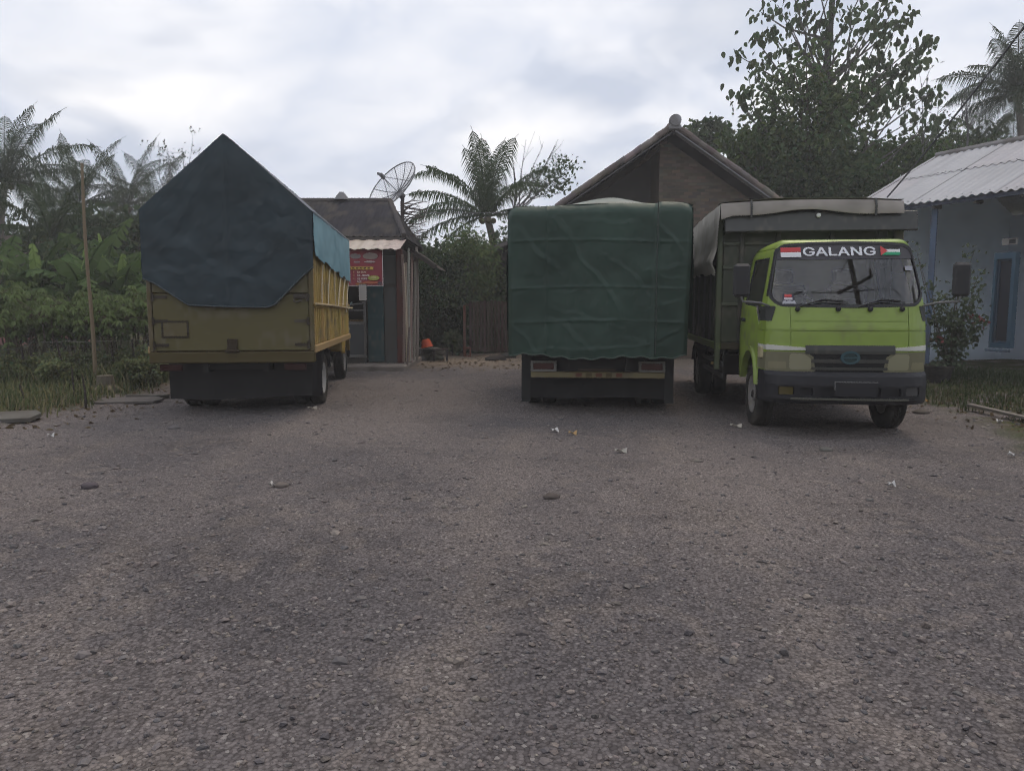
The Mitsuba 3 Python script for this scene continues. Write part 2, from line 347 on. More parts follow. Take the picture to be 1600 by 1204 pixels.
def cab_pieces():
    if _cab: return _cab
    add = lambda *a: _cab.append(a)            # (parent, name, mesh, material, colour or 'PAINT', smooth)
    solid = cab_shape(0); inner = cab_shape(.045); groove = cab_shape(.012)
    arch = prism_x(Point(0, .42).buffer(.54, quad_segs=16), -1.2, 1.2) - mfbox(-.5, .5, -1, 1, 0, 3)
    shell = solid - inner - arch
    near = prism_x(Polygon([(.79, 1.44), (1.4, 1.44), (1.4, 2.5), (.40, 2.5), (.455, 2.26)]), -1.3, 1.3)     # the slab of space round the windshield's plane
    shell = shell - (prism_y(WINDSHIELD, .3, 1.4) ^ near) - prism_x(SIDEWIN, -1.3, 1.3)
    lines = prism_x(DOOR.buffer(.005) - DOOR.buffer(-.005), -1.3, 1.3)
    for z in (1.215,): lines = lines + mfbox(-1, 1, .5, 1.3, z, z + .012)
    for x in (-.70, .70): lines = lines + mfbox(x - .005, x + .005, .5, 1.3, .9, 1.5)
    lines = lines + mfbox(-.7, .7, .5, 1.3, 1.325, 1.331)
    shell = shell - (lines - groove)
    dcut = prism_x(DOOR, -1.3, 1.3)
    front = mfbox(-.70, .70, .6, 1.3, 1.02, 1.5)
    add('', 'cab_shell', finish(shell - dcut - front), 'vc_paint', 'PAINT', 48)
    add('', 'front_panel', finish(shell ^ front), 'vc_paint', 'PAINT', 48)
    for s in (1, -1):
        d = shell ^ dcut ^ (mfbox(.3, 1.3, -2, 2, 0, 3) if s > 0 else mfbox(-1.3, -.3, -2, 2, 0, 3))
        add('', 'door', finish(d), 'vc_paint', 'PAINT', 48)
        add('door', 'handle', box(s * .95, s * .985, -.58, -.42, 1.30, 1.345, .01), 'vc_clean', DARKGREY, False)
        g = (cab_shape(.016) - cab_shape(.018)) ^ prism_x(SIDEWIN, 0.3 if s > 0 else -1.3, 1.3 if s > 0 else -.3)
        add('door', 'window_glass', facing(finish(g), 0, s, .2), 'glass', None, 30)
        seal = (cab_shape(.004) - cab_shape(.03)) ^ prism_x(SIDEWIN - SIDEWIN.buffer(-.018), 0.3 if s > 0 else -1.3, 1.3 if s > 0 else -.3)
        add('door', 'window_seal', finish(seal), 'vc_clean', (.02, .02, .02), False)
        fl = prism_x(Point(0, .42).buffer(.585, quad_segs=16) - Point(0, .42).buffer(.525, quad_segs=16), .90 if s > 0 else -.985, .985 if s > 0 else -.90) ^ mfbox(-2, 2, -.66, .9, .56, 2)
        add('', 'wheel_arch', finish(fl), 'vc_paint', 'PAINT', 30)
        # mirror on its stay
        arm = tube(np.array([[s * .90, .72, 1.50], [s * 1.02, .80, 1.535], [s * 1.16, .835, 1.545], [s * 1.24, .84, 1.55], [s * 1.26, .84, 1.61]]), .013, 8)
        mi_ = box(s * 1.16, s * 1.36, .80, .87, 1.60, 1.98, .035)
        add('', 'wing_mirror', mi_, 'vc_clean', (.028, .028, .03), False)
        add('wing_mirror', 'mirror_stay', arm, 'vc_clean', (.12, .12, .12), 40)
        add('wing_mirror', 'mirror_glass', box(s * 1.175, s * 1.345, .797, .7995, 1.62, 1.96), 'vc_metal', (.6, .6, .62), False)
        # pillar vent below the windshield corner
        v_ = (cab_shape(-.006) - cab_shape(.01)) ^ prism_y(rounded([(s * .85, 1.50), (s * .955, 1.50), (s * .955, 1.33), (s * .90, 1.33)], .012), .6, 1.3)
        add('', 'pillar_vent', finish(v_, .04), 'vc_clean', (.03, .032, .03), False)
        # lamps
        hl = (cab_shape(-.008) - cab_shape(.02)) ^ prism_y(rounded([(s * .40, .76), (s * .955, .76), (s * .955, .985), (s * .52, .985), (s * .43, .93)], .02), .55, 1.4)
        add('', 'headlight', finish(hl, .03), 'vc_lens', (.17, .165, .105), 30)
        rf = (cab_shape(-.012) - cab_shape(-.004)) ^ prism_y(rounded([(s * .45, .785), (s * .71, .785), (s * .71, .965), (s * .54, .965), (s * .46, .91)], .03).buffer(0), .55, 1.4)
        add('headlight', 'reflector', finish(rf, .03), 'vc_lens', (.26, .25, .165), 30)
        si = (cab_shape(-.012) - cab_shape(-.004)) ^ prism_y(rounded([(s * .745, .79), (s * .93, .79), (s * .93, .87), (s * .745, .87)], .015), .55, 1.4)
        add('headlight', 'side_lamp', finish(si, .03), 'vc_lens', (.22, .205, .13), 30)
        mk = (cab_shape(-.012) - cab_shape(.02)) ^ prism_y(rounded([(s * .53, 1.005), (s * .955, 1.0), (s * .955, 1.062), (s * .50, 1.035)], .006), .55, 1.4)
        add('', 'marker_strip', finish(mk, .04), 'vc_lens', (.48, .48, .43), 30)
        tl = (cab_shape(-.02) - cab_shape(.01)) ^ prism_x(rounded([(.70, .90), (.86, .90), (.86, 1.03), (.70, 1.03)], .02), .6 if s > 0 else -1.2, 1.2 if s > 0 else -.6)
        add('', 'turn_lamp', finish(tl, .04), 'vc_lens', (.40, .36, .22), 30)
    g = (cab_shape(.012) - cab_shape(.014)) ^ prism_y(WINDSHIELD, .3, 1.4)
    add('', 'windshield', facing(finish(g, .06), 1, 1, .3), 'glass', None, True)
    seal = (cab_shape(-.005) - cab_shape(.03)) ^ prism_y(WINDSHIELD.buffer(.018) - WINDSHIELD.buffer(-.016), .3, 1.4) ^ near
    add('windshield', 'rubber_seal', finish(seal, .05), 'vc_clean', (.02, .021, .022), 30)
    # grille
    gp = (cab_shape(-.006) - cab_shape(.03)) ^ prism_y(rounded([(-.44, .75), (.44, .75), (.46, .93), (.54, 1.015), (-.54, 1.015), (-.46, .93)], .01), .55, 1.4)
    add('', 'grille', finish(gp, .05), 'vc_clean', (.012, .013, .014), 30)
    for z0, z1, w, lift in ((.965, 1.062, .53, .020), (.865, .905, .455, .022), (.785, .815, .45, .020)):
        b = (cab_shape(-lift) - cab_shape(.0)) ^ prism_y(rounded([(-w, z0), (w, z0), (w, z1), (-w, z1)], .008), .55, 1.4)
        add('grille', 'grille_bar', finish(b, .05), 'vc_paint', (.045, .05, .047), 30)
    el = affinity.scale(Point(0, .925).buffer(1, quad_segs=16), .115, .075)
    inn = affinity.scale(Point(0, .925).buffer(1, quad_segs=16), .085, .052)
    ring = (cab_shape(-.034) - cab_shape(-.012)) ^ prism_y((el - inn).union(sbox(-.09, .917, .09, .933)), .55, 1.4)
    add('grille', 'emblem', finish(ring, .03), 'vc_clean', (.04, .085, .095), 30)
    disc = (cab_shape(-.026) - cab_shape(-.012)) ^ prism_y(inn, .55, 1.4)
    add('grille', 'emblem_field', finish(disc, .03), 'vc_clean', (.02, .045, .05), 30)
    # wipers and nozzle caps
    for x in (.62, .14, -.24, -.62):
        p = cab_warp(np.array([[x, .905, 1.465]]))[0]
        add('', 'washer_cap', moved(lathe([(0, .02), (.018, .02), (.026, .01), (.028, -.02), (0, -.02)], 14, 'y'), *p), 'vc_clean', (.015, .016, .015), 30)
    for x0, x1 in ((.62, .02), (-.10, -.66)):
        arm = np.array([ws(x0, .0, .03), ws((x0 + x1) / 2, .085, .035), ws(x1 * .9 + x0 * .1, .07, .03)])
        bl = np.array([ws(x0 * .75 + x1 * .25, .05, .02), ws((x0 + x1) / 2, .075, .022), ws(x1, .055, .02)])
        add('', 'wiper', tube(cab_warp(arm), .008, 6), 'vc_clean', (.015, .015, .016), 40)
        add('wiper', 'wiper_blade', tube(cab_warp(bl), .007, 6), 'vc_clean', (.012, .012, .012), 40)
    # bumper
    bprof = rounded([(.70, .40), (.98, .40), (1.035, .455), (1.05, .62), (1.035, .72), (.985, .763), (.70, .763)], .02)
    bs = prism_x(bprof, -.965, .965) ^ prism_y(rounded([(-.965, .40), (.965, .40), (.975, .77), (-.975, .77)], .025), .3, 1.4)
    cuts = prism_y(rounded([(-.36, .485), (.36, .485), (.36, .60), (-.36, .60)], .02), .99, 1.3)
    for s in (1, -1): cuts = cuts + prism_y(rounded([(s * .44, .50), (s * .60, .50), (s * .60, .59), (s * .44, .59)], .02), .99, 1.3) + prism_y(rounded([(s * .66, .50), (s * .84, .50), (s * .84, .60), (s * .66, .60)], .015), 1.01, 1.3)
    add('', 'bumper', finish(bs - cuts, .07), 'vc_clean', (.017, .0175, .021), 32)
    add('bumper', 'lower_lip', finish(prism_x(rounded([(.98, .445), (1.062, .452), (1.062, .472), (.98, .475)], .005), -.70, .70), .07), 'vc_clean', (.075, .075, .06), 30)
    add('bumper', 'fog_lamp', finish(prism_y(rounded([(.67, .505), (.83, .505), (.83, .595), (.67, .595)], .012), .98, 1.028), .05), 'vc_lens', (.075, .058, .018), 30)
    add('bumper', 'fog_lamp', finish(prism_y(rounded([(-.67, .505), (-.83, .505), (-.83, .595), (-.67, .595)], .012), .98, 1.028), .05), 'vc_lens', (.07, .07, .075), 30)
    add('bumper', 'number_plate', box(-.30, .18, 1.055, 1.063, .495, .655, .003), 'vc_clean', (.018, .018, .02), False)
    add('bumper', 'plate_rim', join([box(-.302, .182, 1.054, 1.066, .6555, .661), box(.182, .187, 1.054, 1.066, .57, .661)]), 'vc_clean', (.20, .20, .20), False)
    # interior
    add('', 'dashboard', finish(m3.Manifold(to_man(box(-.85, .85, .42, .80, 1.15, 1.47, .05))), .12), 'vc_clean', (.025, .025, .027), 30)
    for s in (.42, -.38):
        st = join([box(s - .27, s + .27, -.45, .12, 1.02, 1.18, .05), moved(box(-.27, .27, -.09, .05, 0, .62, .05), s, -.48, 1.15, rx=-10), box(s - .14, s + .14, -.65, -.56, 1.78, 1.98, .04)])
        add('', 'seat', st, 'vc_clean', (.012, .012, .012), False)
    sw = trimesh.creation.torus(.2, .016, major_sections=28, minor_sections=8)
    add('', 'steering_wheel', join([moved(sw, .42, .30, 1.50, rx=-40), beam([.25, .22, 1.43], [.59, .22, 1.43], .03), beam([.42, .30, 1.50], [.42, .50, 1.30], .04)]), 'vc_clean', (.02, .02, .02), False)
    return _cab
def to_man(t):
    v, f, _ = meshkit.arrays(t); return m3.Mesh(v.astype(np.float32), f.astype(np.uint32))
def add_cab(t, paint, y_axle, wide=1.0, dx=0.0):
    put_at = place[t]; made = {}
    place[t] = put_at @ pose(dx, y_axle, 0) @ np.diag([wide, 1, 1, 1])
    for parent, name, mesh, mat, col, smooth in cab_pieces():
        holder = made.get(parent, t)
        if holder != t: place[holder] = place[t]
        made[name] = part(holder, name, mesh, mat, jitter(paint, .10, 3) if col == 'PAINT' else (col or (.5, .5, .5)), smooth)
    M = place[t]; place[t] = put_at
    return made, M

TYRE = [(.225, -.075), (.27, -.098), (.34, -.108), (.375, -.10), (.395, -.085), (.402, -.06), (.402, -.038), (.388, -.036), (.388, -.026), (.402, -.024), (.402, -.006), (.39, -.004), (.39, .004), (.402, .006), (.402, .024), (.388, .026), (.388, .036), (.402, .038), (.402, .06), (.395, .085), (.375, .10), (.34, .108), (.27, .098), (.225, .075)]
def wheel(t, x, y, out, rim=(.20, .195, .19), dish=.0):
    tyre = moved(lathe(TYRE, 40, 'x'), x, y, .395)
    k = part(t, 'wheel', tyre, 'vc_matte', (.028, .027, .027), 40)
    o = out
    prof = [(0, .03), (.05, .03), (.055, .075), (.085, .075), (.09, .03), (.15, .02), (.185, .055), (.215, .085), (.235, .092), (.24, .078), (.225, .06), (.225, -.07), (.0, -.07)]
    rm = lathe([(r, o * h) for r, h in prof], 32, 'x')
    part(k, 'rim', moved(rm, x, y, .395), 'vc_paint', rim, 35)
    nuts = [moved(lathe([(0, .045 * o), (.013, .045 * o), (.013, .0), (0, .0)], 6, 'x'), x, y + .115 * math.cos(a), .395 + .115 * math.sin(a)) for a in np.arange(6) * math.pi / 3]
    part(k, 'wheel_nuts', join(nuts), 'vc_metal', (.4, .4, .4), False)
    return k
def chassis(t, y0, y1, front_axle, rear_axle, flap_w, rear_rim=(.2, .195, .19), guards=True, front_dx=0.0):
    rails = part(t, 'chassis_rail', box(-.46, -.38, y0, y1, .60, .82), 'vc_clean', (.018, .018, .018))
    part(t, 'chassis_rail', box(.38, .46, y0, y1, .60, .82), 'vc_clean', (.018, .018, .018))
    for y in np.linspace(y0 + .05, y1 - .4, 6): part(t, 'cross_member', box(-.38, .38, y, y + .08, .63, .78), 'vc_clean', (.018, .018, .018))
    ax = join([tube([[-.95, rear_axle, .40], [.95, rear_axle, .40]], .065, 12), moved(trimesh.creation.icosphere(subdivisions=2, radius=.2), 0, rear_axle, .40)])
    part(t, 'rear_axle', ax, 'vc_clean', (.02, .02, .02), 40)
    part(t, 'drive_shaft', tube([[0, rear_axle, .42], [0, front_axle - .6, .62]], .045, 10), 'vc_clean', (.03, .03, .03), 40)
    part(t, 'front_axle', box(-.8, .8, front_axle - .05, front_axle + .05, .34, .44, .02), 'vc_clean', (.02, .02, .02))
    for s in (-1, 1):
        for q in range(3): part(t, 'leaf_spring', tube([[s * .5, rear_axle - .62 + .1 * q, .60 - .03 * q], [s * .5, rear_axle, .47 - .03 * q], [s * .5, rear_axle + .62 - .1 * q, .60 - .03 * q]], .018, 6), 'vc_clean', (.022, .02, .018))
        wheel(t, s * .96, rear_axle, s, rear_rim); wheel(t, s * .715, rear_axle, -s, rear_rim)
        wheel(t, s * (.82 - .05 * (front_dx != 0)) + front_dx, front_axle, s)
        fl = grid(8, 10, lambda u, v: np.stack([s * (flap_w[0] + (flap_w[1] - flap_w[0]) * u), rear_axle - .50 - .03 * np.sin(v * 3) + .012 * np.sin(u * 9), .80 - .62 * v], -1), .012)
        part(t, 'mudflap', fl, 'vc_clean', (.016, .016, .017))
        part(t, 'rear_mudguard', join([beam([s * .56, rear_axle + .48 * math.cos(a), .42 + .48 * math.sin(a)], [s * .56, rear_axle + .48 * math.cos(a + .28), .42 + .48 * math.sin(a + .28)], .01, .01) for a in (0, 1)] + [grid(10, 3, lambda u, v: np.stack([s * (.58 + .52 * v), rear_axle + .48 * np.cos(.25 + u * 2.6), .42 + .47 * np.sin(.25 + u * 2.6)], -1), .01)]), 'vc_clean', (.02, .02, .02))
    part(t, 'fuel_tank', box(-.98, -.50, rear_axle + .85, rear_axle + 1.75, .42, .76, .06), 'vc_paint', (.05, .05, .052))
    part(t, 'battery_box', box(.55, .98, rear_axle + .9, rear_axle + 1.4, .45, .76, .02), 'vc_clean', (.03, .03, .03))
    if guards:
        for s in (-1, 1):
            for z in (.50, .66): part(t, 'side_guard', box(s * 1.02, s * 1.05, rear_axle + .62, front_axle - .85, z, z + .07, .008), 'vc_clean', (.05, .05, .048))
            for y in (rear_axle + .8, front_axle - 1.0): part(t, 'guard_bracket', box(s * .99, s * 1.02, y, y + .05, .5, .92), 'vc_clean', (.03, .03, .03))
    part(t, 'spare_wheel', moved(lathe(TYRE, 32, 'z'), 0, y0 + .75, .62), 'vc_matte', (.025, .024, .024), 40)
def wrinkle(x, z, lines):
    """Height of cloth creases: each line is (x0, z0, x1, z1, width, height)."""
    n1, n2 = cloth_noise(x, z, 2.3, 81), cloth_noise(x, z, 2.3, 82); x, z = x + .22 * n1, z + .22 * n2
    h = 0 * x; w_ = .7 + .9 * (cloth_noise(x, z, 3.1, 83) + .5)
    for x0, z0, x1, z1, w, a in lines:
        d = np.array([x1 - x0, z1 - z0]); L2 = d @ d
        t = ((x - x0) * d[0] + (z - z0) * d[1]) / L2; tc = np.clip(t, 0, 1)
        dist = np.hypot(x - x0 - tc * d[0], z - z0 - tc * d[1])
        sd = ((x - x0) * -d[1] + (z - z0) * d[0]) / math.sqrt(L2)
        h = h + a * np.exp(-(dist / w) ** 2) * (0.6 + 0.4 * np.sin(tc * math.pi)) + 0.35 * a * np.exp(-((dist - 2 * w) / w) ** 2) * np.sign(-a * sd)
    return h * w_
def cloth_noise(a, b, s, seed): return meshkit.fbm(np.stack([a * s, b * s, 0 * a], -1), 4, seed=seed) - 0.5

# ------------------------------------------------------------------ yellow truck, back towards the camera
ML = pose(-3.765, 9.97, 0, 6.4) @ np.diag([.955, 1, 1, 1])
ty = thing('cargo_truck', 'yellow wooden-sided truck seen from behind under a tall peaked dark tarpaulin', 'truck', ML, 'trucks parked in the gravel yard')
W2, L1 = 1.12, 4.45
chassis(ty, .12, 5.9, L1 + .95, 1.35, (.56, 1.10), (.36, .36, .36), guards=False)
add_cab(ty, YELLOW, L1 + .95)
part(ty, 'bed_floor', box(-1.08, 1.08, .06, L1, .84, .93, .01), 'vc_wood', (.16, .10, .05))
YELLOW_SHADED = (.098, .082, .030)  # backlit shade of the tailgate put into its yellow, far darker than the sides
part(ty, 'tailgate', box(-1.06, 1.06, 0, .05, .90, 1.66, .008), 'vc_paint', jitter(YELLOW_SHADED, .25, 5))
part(ty, 'upper_tailgate', box(-1.06, 1.06, .004, .05, 1.672, 2.12, .008), 'vc_paint', jitter(YELLOW_SHADED, .25, 6))
part(ty, 'rear_beam', box(-1.13, 1.13, -.03, .12, .735, .885, .015), 'vc_wood', jitter((.085, .070, .034), .3, 7))
for s in (-1, 1):
    part(ty, 'corner_post', box(s * 1.065, s * 1.125, -.012, .07, .89, 2.15, .008), 'vc_paint', jitter((.095, .074, .03), .3, 8))
    for z in (.98, 1.30, 1.62): part(ty, 'hinge', join([tube([[s * 1.05, -.022, z - .05], [s * 1.05, -.022, z + .05]], .018, 8), box(s * .86, s * 1.04, -.014, -.002, z - .02, z + .02)]), 'vc_matte', (.05, .04, .03), 40)
part(ty, 'latch', join([box(.86, 1.08, -.035, -.012, 1.60, 1.66, .008), tube([[.98, -.04, 1.58], [.90, -.05, 1.55], [.86, -.04, 1.58]], .012, 6)]), 'vc_matte', (.04, .035, .03))
fr = (sbox(-.95, 1.075, -.585, 1.305) - sbox(-.925, 1.10, -.61, 1.28))
part(ty, 'plate_frame', TM(*meshkit.arrays(prism_y(fr, -.012, -.002))[:2]), 'vc_matte', (.05, .04, .025))
part(ty, 'plate_panel', box(-.925, -.61, -.006, -.001, 1.10, 1.28), 'vc_paint', (.105, .09, .04))
part(ty, 'centre_hinge', join([box(-.07, .07, -.03, -.004, .80, 1.06, .008), tube([[-.09, -.035, .90], [.09, -.035, .90]], .022, 8)]), 'vc_matte', (.045, .035, .022))
part(ty, 'tail_lamp', box(-1.0, -.70, -.01, .05, .63, .72, .01), 'vc_lens', (.028, .008, .008))
part(ty, 'tail_lamp', box(.70, 1.0, -.01, .05, .63, .72, .01), 'vc_lens', (.028, .008, .008))
r2 = np.random.default_rng(31)
for s in (-1, 1):
    part(ty, 'side_panel', box(s * 1.075, s * 1.09, .07, L1, .95, 2.25), 'vc_paint', jitter((.32, .22, .06), .3, 9))
    part(ty, 'side_sill', box(s * 1.05, s * 1.155, .02, L1 + .02, .865, .965, .01), 'vc_wood', jitter((.36, .25, .13), .2, 10))
    part(ty, 'side_rail', box(s * 1.125, s * 1.15, .05, L1, 1.48, 1.535, .006), 'vc_paint', jitter((.30, .21, .06), .2, 11))
    part(ty, 'headboard', box(-1.06, 1.06, L1 - .05, L1 + .02, .93, 2.7, .01), 'vc_paint', jitter((.22, .16, .05), .3, 12)) if s > 0 else None
    for i in range(24):
        y = .10 + i * (L1 - .18) / 23; wide = i in (7, 15)
        part(ty, 'side_rib', box(s * 1.09, s * (1.122 if not wide else 1.14), y, y + (.075 if not wide else .16), .968, 2.24, .008), 'vc_paint', tint((.42, .31, .095), r2, .2))
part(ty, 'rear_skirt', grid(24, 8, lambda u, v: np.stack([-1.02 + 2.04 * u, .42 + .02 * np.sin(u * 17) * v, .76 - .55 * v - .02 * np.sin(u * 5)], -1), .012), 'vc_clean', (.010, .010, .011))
# tarpaulins
LINES = [(-1.0, 2.5, .3, 1.7, .06, .02), (.9, 2.6, -.2, 1.6, .05, .018), (.2, 3.3, .9, 2.3, .05, .016), (-.3, 3.2, -.9, 2.1, .06, .015), (.0, 3.7, .02, 1.5, .025, .014), (-.9, 1.95, .9, 1.75, .05, .018), (-1.05, 2.3, 1.05, 2.25, .04, .01)]
def tarp_bottom(x):
    return np.interp(x, [-1.15, -1.0, -.60, -.55, .0, .52, .62, 1.0, 1.15], [1.86, 1.80, 1.54, 1.51, 1.49, 1.485, 1.53, 1.90, 2.02])
def rear_face(u, v):
    x = -1.15 + 2.30 * u; zt = 3.74 - np.abs(x + .0) * .86 - .012 * np.maximum(0, 1 - np.abs(x) / .04); zb = tarp_bottom(x)
    z = zb + (zt - zb) * v
    y = -.05 - wrinkle(x, z, LINES) * .35 - .016 * np.exp(-(x / .02) ** 2) - .032 * np.abs(cloth_noise(x, z, 4, 48)) - .03 * cloth_noise(x, z, 2.2, 41) - .016 * cloth_noise(x, z, 9, 42) + .04 * np.clip(v - .9, 0, 1)
    return np.stack([x, y, z], -1)
part(ty, 'rear_tarp', grid(91, 90, rear_face, .004), 'vc_tarp', jitter((.024, .041, .048), .4, 13, 2.5), True, label='dark blue-black tarpaulin sheet hanging over the back end with a pointed top')
part(ty, 'tarp_hem', tube(rear_face(np.linspace(0, 1, 80), np.zeros(80)) + [0, -.004, 0], .011, 6), 'vc_tarp', (.045, .06, .068), 40)
def slope(s):
    def fn(u, v):
        y = -.05 + (L1 + .05) * u
        x = s * 1.15 * v; z = 3.74 - 1.15 * v * .86 - .05 * np.maximum(0, 1 - v / .07) - .02 * np.sin(u * math.pi * 5) ** 2 * np.sin(v * math.pi) + .02 * cloth_noise(y, x, 2.5, 43)
        return np.stack([x, y, z], -1)
    return fn
part(ty, 'roof_tarp', grid(60, 24, slope(1), .004), 'vc_tarp', jitter((.034, .042, .055), .25, 14), True)
part(ty, 'roof_tarp', grid(60, 24, slope(-1), .004), 'vc_tarp', jitter((.034, .042, .055), .25, 14), True)
def hang(s, zb0, zb1, col, seed):
    def fn(u, v):
        y = .0 + (L1 + .02) * u; zb = zb0 + (zb1 - zb0) * u + .035 * np.sin(u * 31) * np.sin(u * 7)
        z = 2.752 + (zb - 2.752) * v
        x = s * (1.158 + .018 * v + .016 * v * np.sin(u * 40 + 2 * np.sin(u * 9)) + .04 * cloth_noise(y, z, 3, seed))
        return np.stack([x, y, z], -1)
    part(ty, 'side_tarp', grid(110, 20, fn, .004), 'vc_tarp', jitter(col, .14, seed), True)
hang(1, 2.17, 1.95, (.15, .265, .315), 44); hang(-1, 1.95, 1.95, (.05, .07, .09), 45)
part(ty, 'tarp_hem', tube([[1.165, -.02 + q * (L1 + .02), 2.757] for q in np.linspace(0, 1, 8)], .014, 6), 'vc_tarp', (.30, .34, .36), True)  # pale tone paints the light caught along the eave edge
def front_face(u, v):
    x = -1.15 + 2.3 * u; zt = 3.74 - np.abs(x) * .86; z = 2.3 + (zt - 2.3) * v
    return np.stack([x, L1 + .02 + .05 * cloth_noise(x, z, 2, 46), z], -1)
part(ty, 'front_tarp', grid(30, 20, front_face, .004), 'vc_tarp', (.034, .042, .055), True)
for y0, z0, y1, z1 in ((.75, 2.12, .60, 1.50), (1.5, 2.08, 1.28, 1.50), (2.1, 2.06, 2.2, 1.51), (2.95, 2.02, 2.55, 1.50), (3.6, 2.0, 3.2, 1.5), (4.2, 1.98, 3.85, 1.5), (3.85, 1.5, 3.8, 1.38)):
    part(ty, 'rope', tube([[1.17, y0, z0], [1.155, (y0 + y1) / 2, (z0 + z1) / 2 - .01], [1.16, y1, z1]], .010, 6), 'vc_clean', (.52, .46, .34), 40)
part(ty, 'tie_pole', tube([[1.165, .0, 1.53], [1.17, 2.2, 1.50], [1.165, 4.0, 1.46], [1.17, 4.75, 1.46]], .016, 7), 'vc_wood', (.42, .35, .22), 40)

# ------------------------------------------------------------------ middle truck, back towards the camera, all under a green tarpaulin
MM = pose(1.165, 10.02, 0, -5.6)
tg = thing('cargo_truck', 'truck seen from behind wrapped down to its bumper in a creased dark green tarpaulin', 'truck', MM, 'trucks parked in the gravel yard')
L2 = 4.6; LM = L2 + .95
chassis(tg, .2, 6.0, LM, 1.45, (.74, 1.03))
add_cab(tg, (.05, .10, .07), LM)
part(tg, 'bed_floor', box(-1.1, 1.1, .06, L2, .84, .95, .01), 'vc_wood', (.1, .07, .05))
for s in (-1, 1): part(tg, 'side_panel', box(s * 1.10, s * 1.13, .05, L2, .95, 2.4), 'vc_wood', (.08, .07, .05))
part(tg, 'tailgate', box(-1.1, 1.1, .03, .08, .95, 2.3), 'vc_wood', (.08, .07, .05))
part(tg, 'headboard', box(-1.13, 1.13, L2 - .02, L2 + .04, .95, 2.75, .01), 'vc_wood', (.07, .06, .05))
part(tg, 'visor_board', moved(box(-1.42, 1.2, -.03, .03, -.26, .22, .01), 0, L2 + .28, 2.62, rx=-18), 'vc_wood', (.035, .033, .032))
GL = [(-1.05, 2.55, -.55, 1.95, .03, .035), (-.6, 2.6, .25, 1.45, .04, .045), (.1, 2.2, .62, 1.75, .03, .028), (.72, 2.72, 1.1, 2.25, .03, .034), (.62, 2.0, 1.05, 1.86, .02, .028), (.62, 2.0, 1.2, 2.05, .03, .02),
      (-1.1, 1.62, -.1, 1.66, .025, .016), (-1.2, 1.28, 1.2, 1.31, .02, .016), (-1.15, 1.25, -.85, .9, .02, .04), (-.55, 1.25, -.12, .9, .03, .034), (1.15, 1.3, .75, .95, .03, .03), (.65, 1.5, 1.2, 1.62, .03, .02), (-.95, .93, .9, .95, .02, .022), (-.3, 2.6, .5, 2.55, .03, .022), (-.7, 1.45, .3, 1.2, .03, .018), (.2, 1.1, .7, .98, .03, .02)]
def green_face(u, v):
    x = -1.235 + 2.47 * u; edge = np.abs(x) / 1.235
    zb = .83 + .02 * np.sin(x * 5) + .012 * np.sin(x * 23) - .035 * np.exp(-((x - .1) / .5) ** 2) + .07 * np.clip(x - .95, 0, 1)
    zt = np.interp(x, [-1.24, -1.1, -.8, -.45, -.1, .2, .5, .78, .80, 1.1, 1.24], [2.80, 2.825, 2.83, 2.85, 2.86, 2.865, 2.86, 2.85, 2.875, 2.865, 2.83])
    z = zb + (zt - zb) * v
    seam = .016 * np.sin(x * 4.1 + .5 * np.sin(z * 2)) + .012 * np.sin(x * 9.3 + z) * (1 - v) + .02 * np.exp(-((x + .70) / .012) ** 2) + .03 * np.exp(-((x - .755) / .018) ** 2) + .02 * (x > .755)
    y = -.03 - wrinkle(x, z, GL) * .28 - sum(.011 * np.exp(-((z - zk - .02 * np.sin(x * 2 + zk)) / .014) ** 2) for zk in (2.36, 1.74, 1.29)) - seam - .045 * cloth_noise(x, z * .6, 1.9, 51) - .032 * np.abs(cloth_noise(x, z * .45, 4.5, 52)) - .008 * cloth_noise(x, z, 14, 55) + .10 * np.clip((v - .93) / .07, 0, 1) ** 2 + .12 * np.clip((edge - .94) / .06, 0, 1) ** 2 - .03 * (1 - v)
    x = x * (1 - .022 * (1 - v)) - .015 * (1 - v)
    return np.stack([x, y, z], -1)
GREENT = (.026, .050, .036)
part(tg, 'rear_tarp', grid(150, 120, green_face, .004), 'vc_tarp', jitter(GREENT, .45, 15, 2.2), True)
part(tg, 'tarp_hem', tube(green_face(np.linspace(.01, .99, 90), np.zeros(90)) + [0, -.004, 0], .012, 6), 'vc_tarp', (.05, .07, .055), 40)
for s in (-1, 1):
    def gside(u, v):
        y = .07 + (L2 - .05) * u; z = 2.80 + (1.15 + .05 * np.sin(u * 25) - 2.80) * v
        return np.stack([s * (1.235 + .03 * np.sin(u * 22 + v * 2) * v + .06 * cloth_noise(y, z, 2, 53) - .02 * v), y, z], -1)
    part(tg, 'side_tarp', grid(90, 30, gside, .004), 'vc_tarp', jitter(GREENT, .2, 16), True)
def gtop(u, v):
    x = -1.235 + 2.47 * u; y = .06 + L2 * v
    z = np.interp(x, [-1.24, -1.1, -.8, -.45, -.1, .2, .5, .78, .80, 1.1, 1.24], [2.80, 2.825, 2.83, 2.85, 2.86, 2.865, 2.86, 2.85, 2.875, 2.865, 2.83])
    z = z + .19 * np.exp(-((x - .12) / .50) ** 2) * np.clip(v * 5, 0, 1) ** .7 + .045 * cloth_noise(x, y, 2.4, 54) * np.clip(v * 6, 0, 1) + .02 * np.exp(-((v - .09) / .02) ** 2) * (np.abs(x) < .9)
    return np.stack([x, y, z], -1)
part(tg, 'top_tarp', grid(80, 80, gtop, .004), 'vc_tarp', lambda v: np.array([.135, .155, .125]) * (1 + .25 * (meshkit.fbm(v * 2.5, 3, seed=9)[:, None] * 2 - 1)) * np.where(np.abs(v[:, :1] - .1) < .86, 1.0, .62), True, label='faded grey-green top of the tarpaulin')
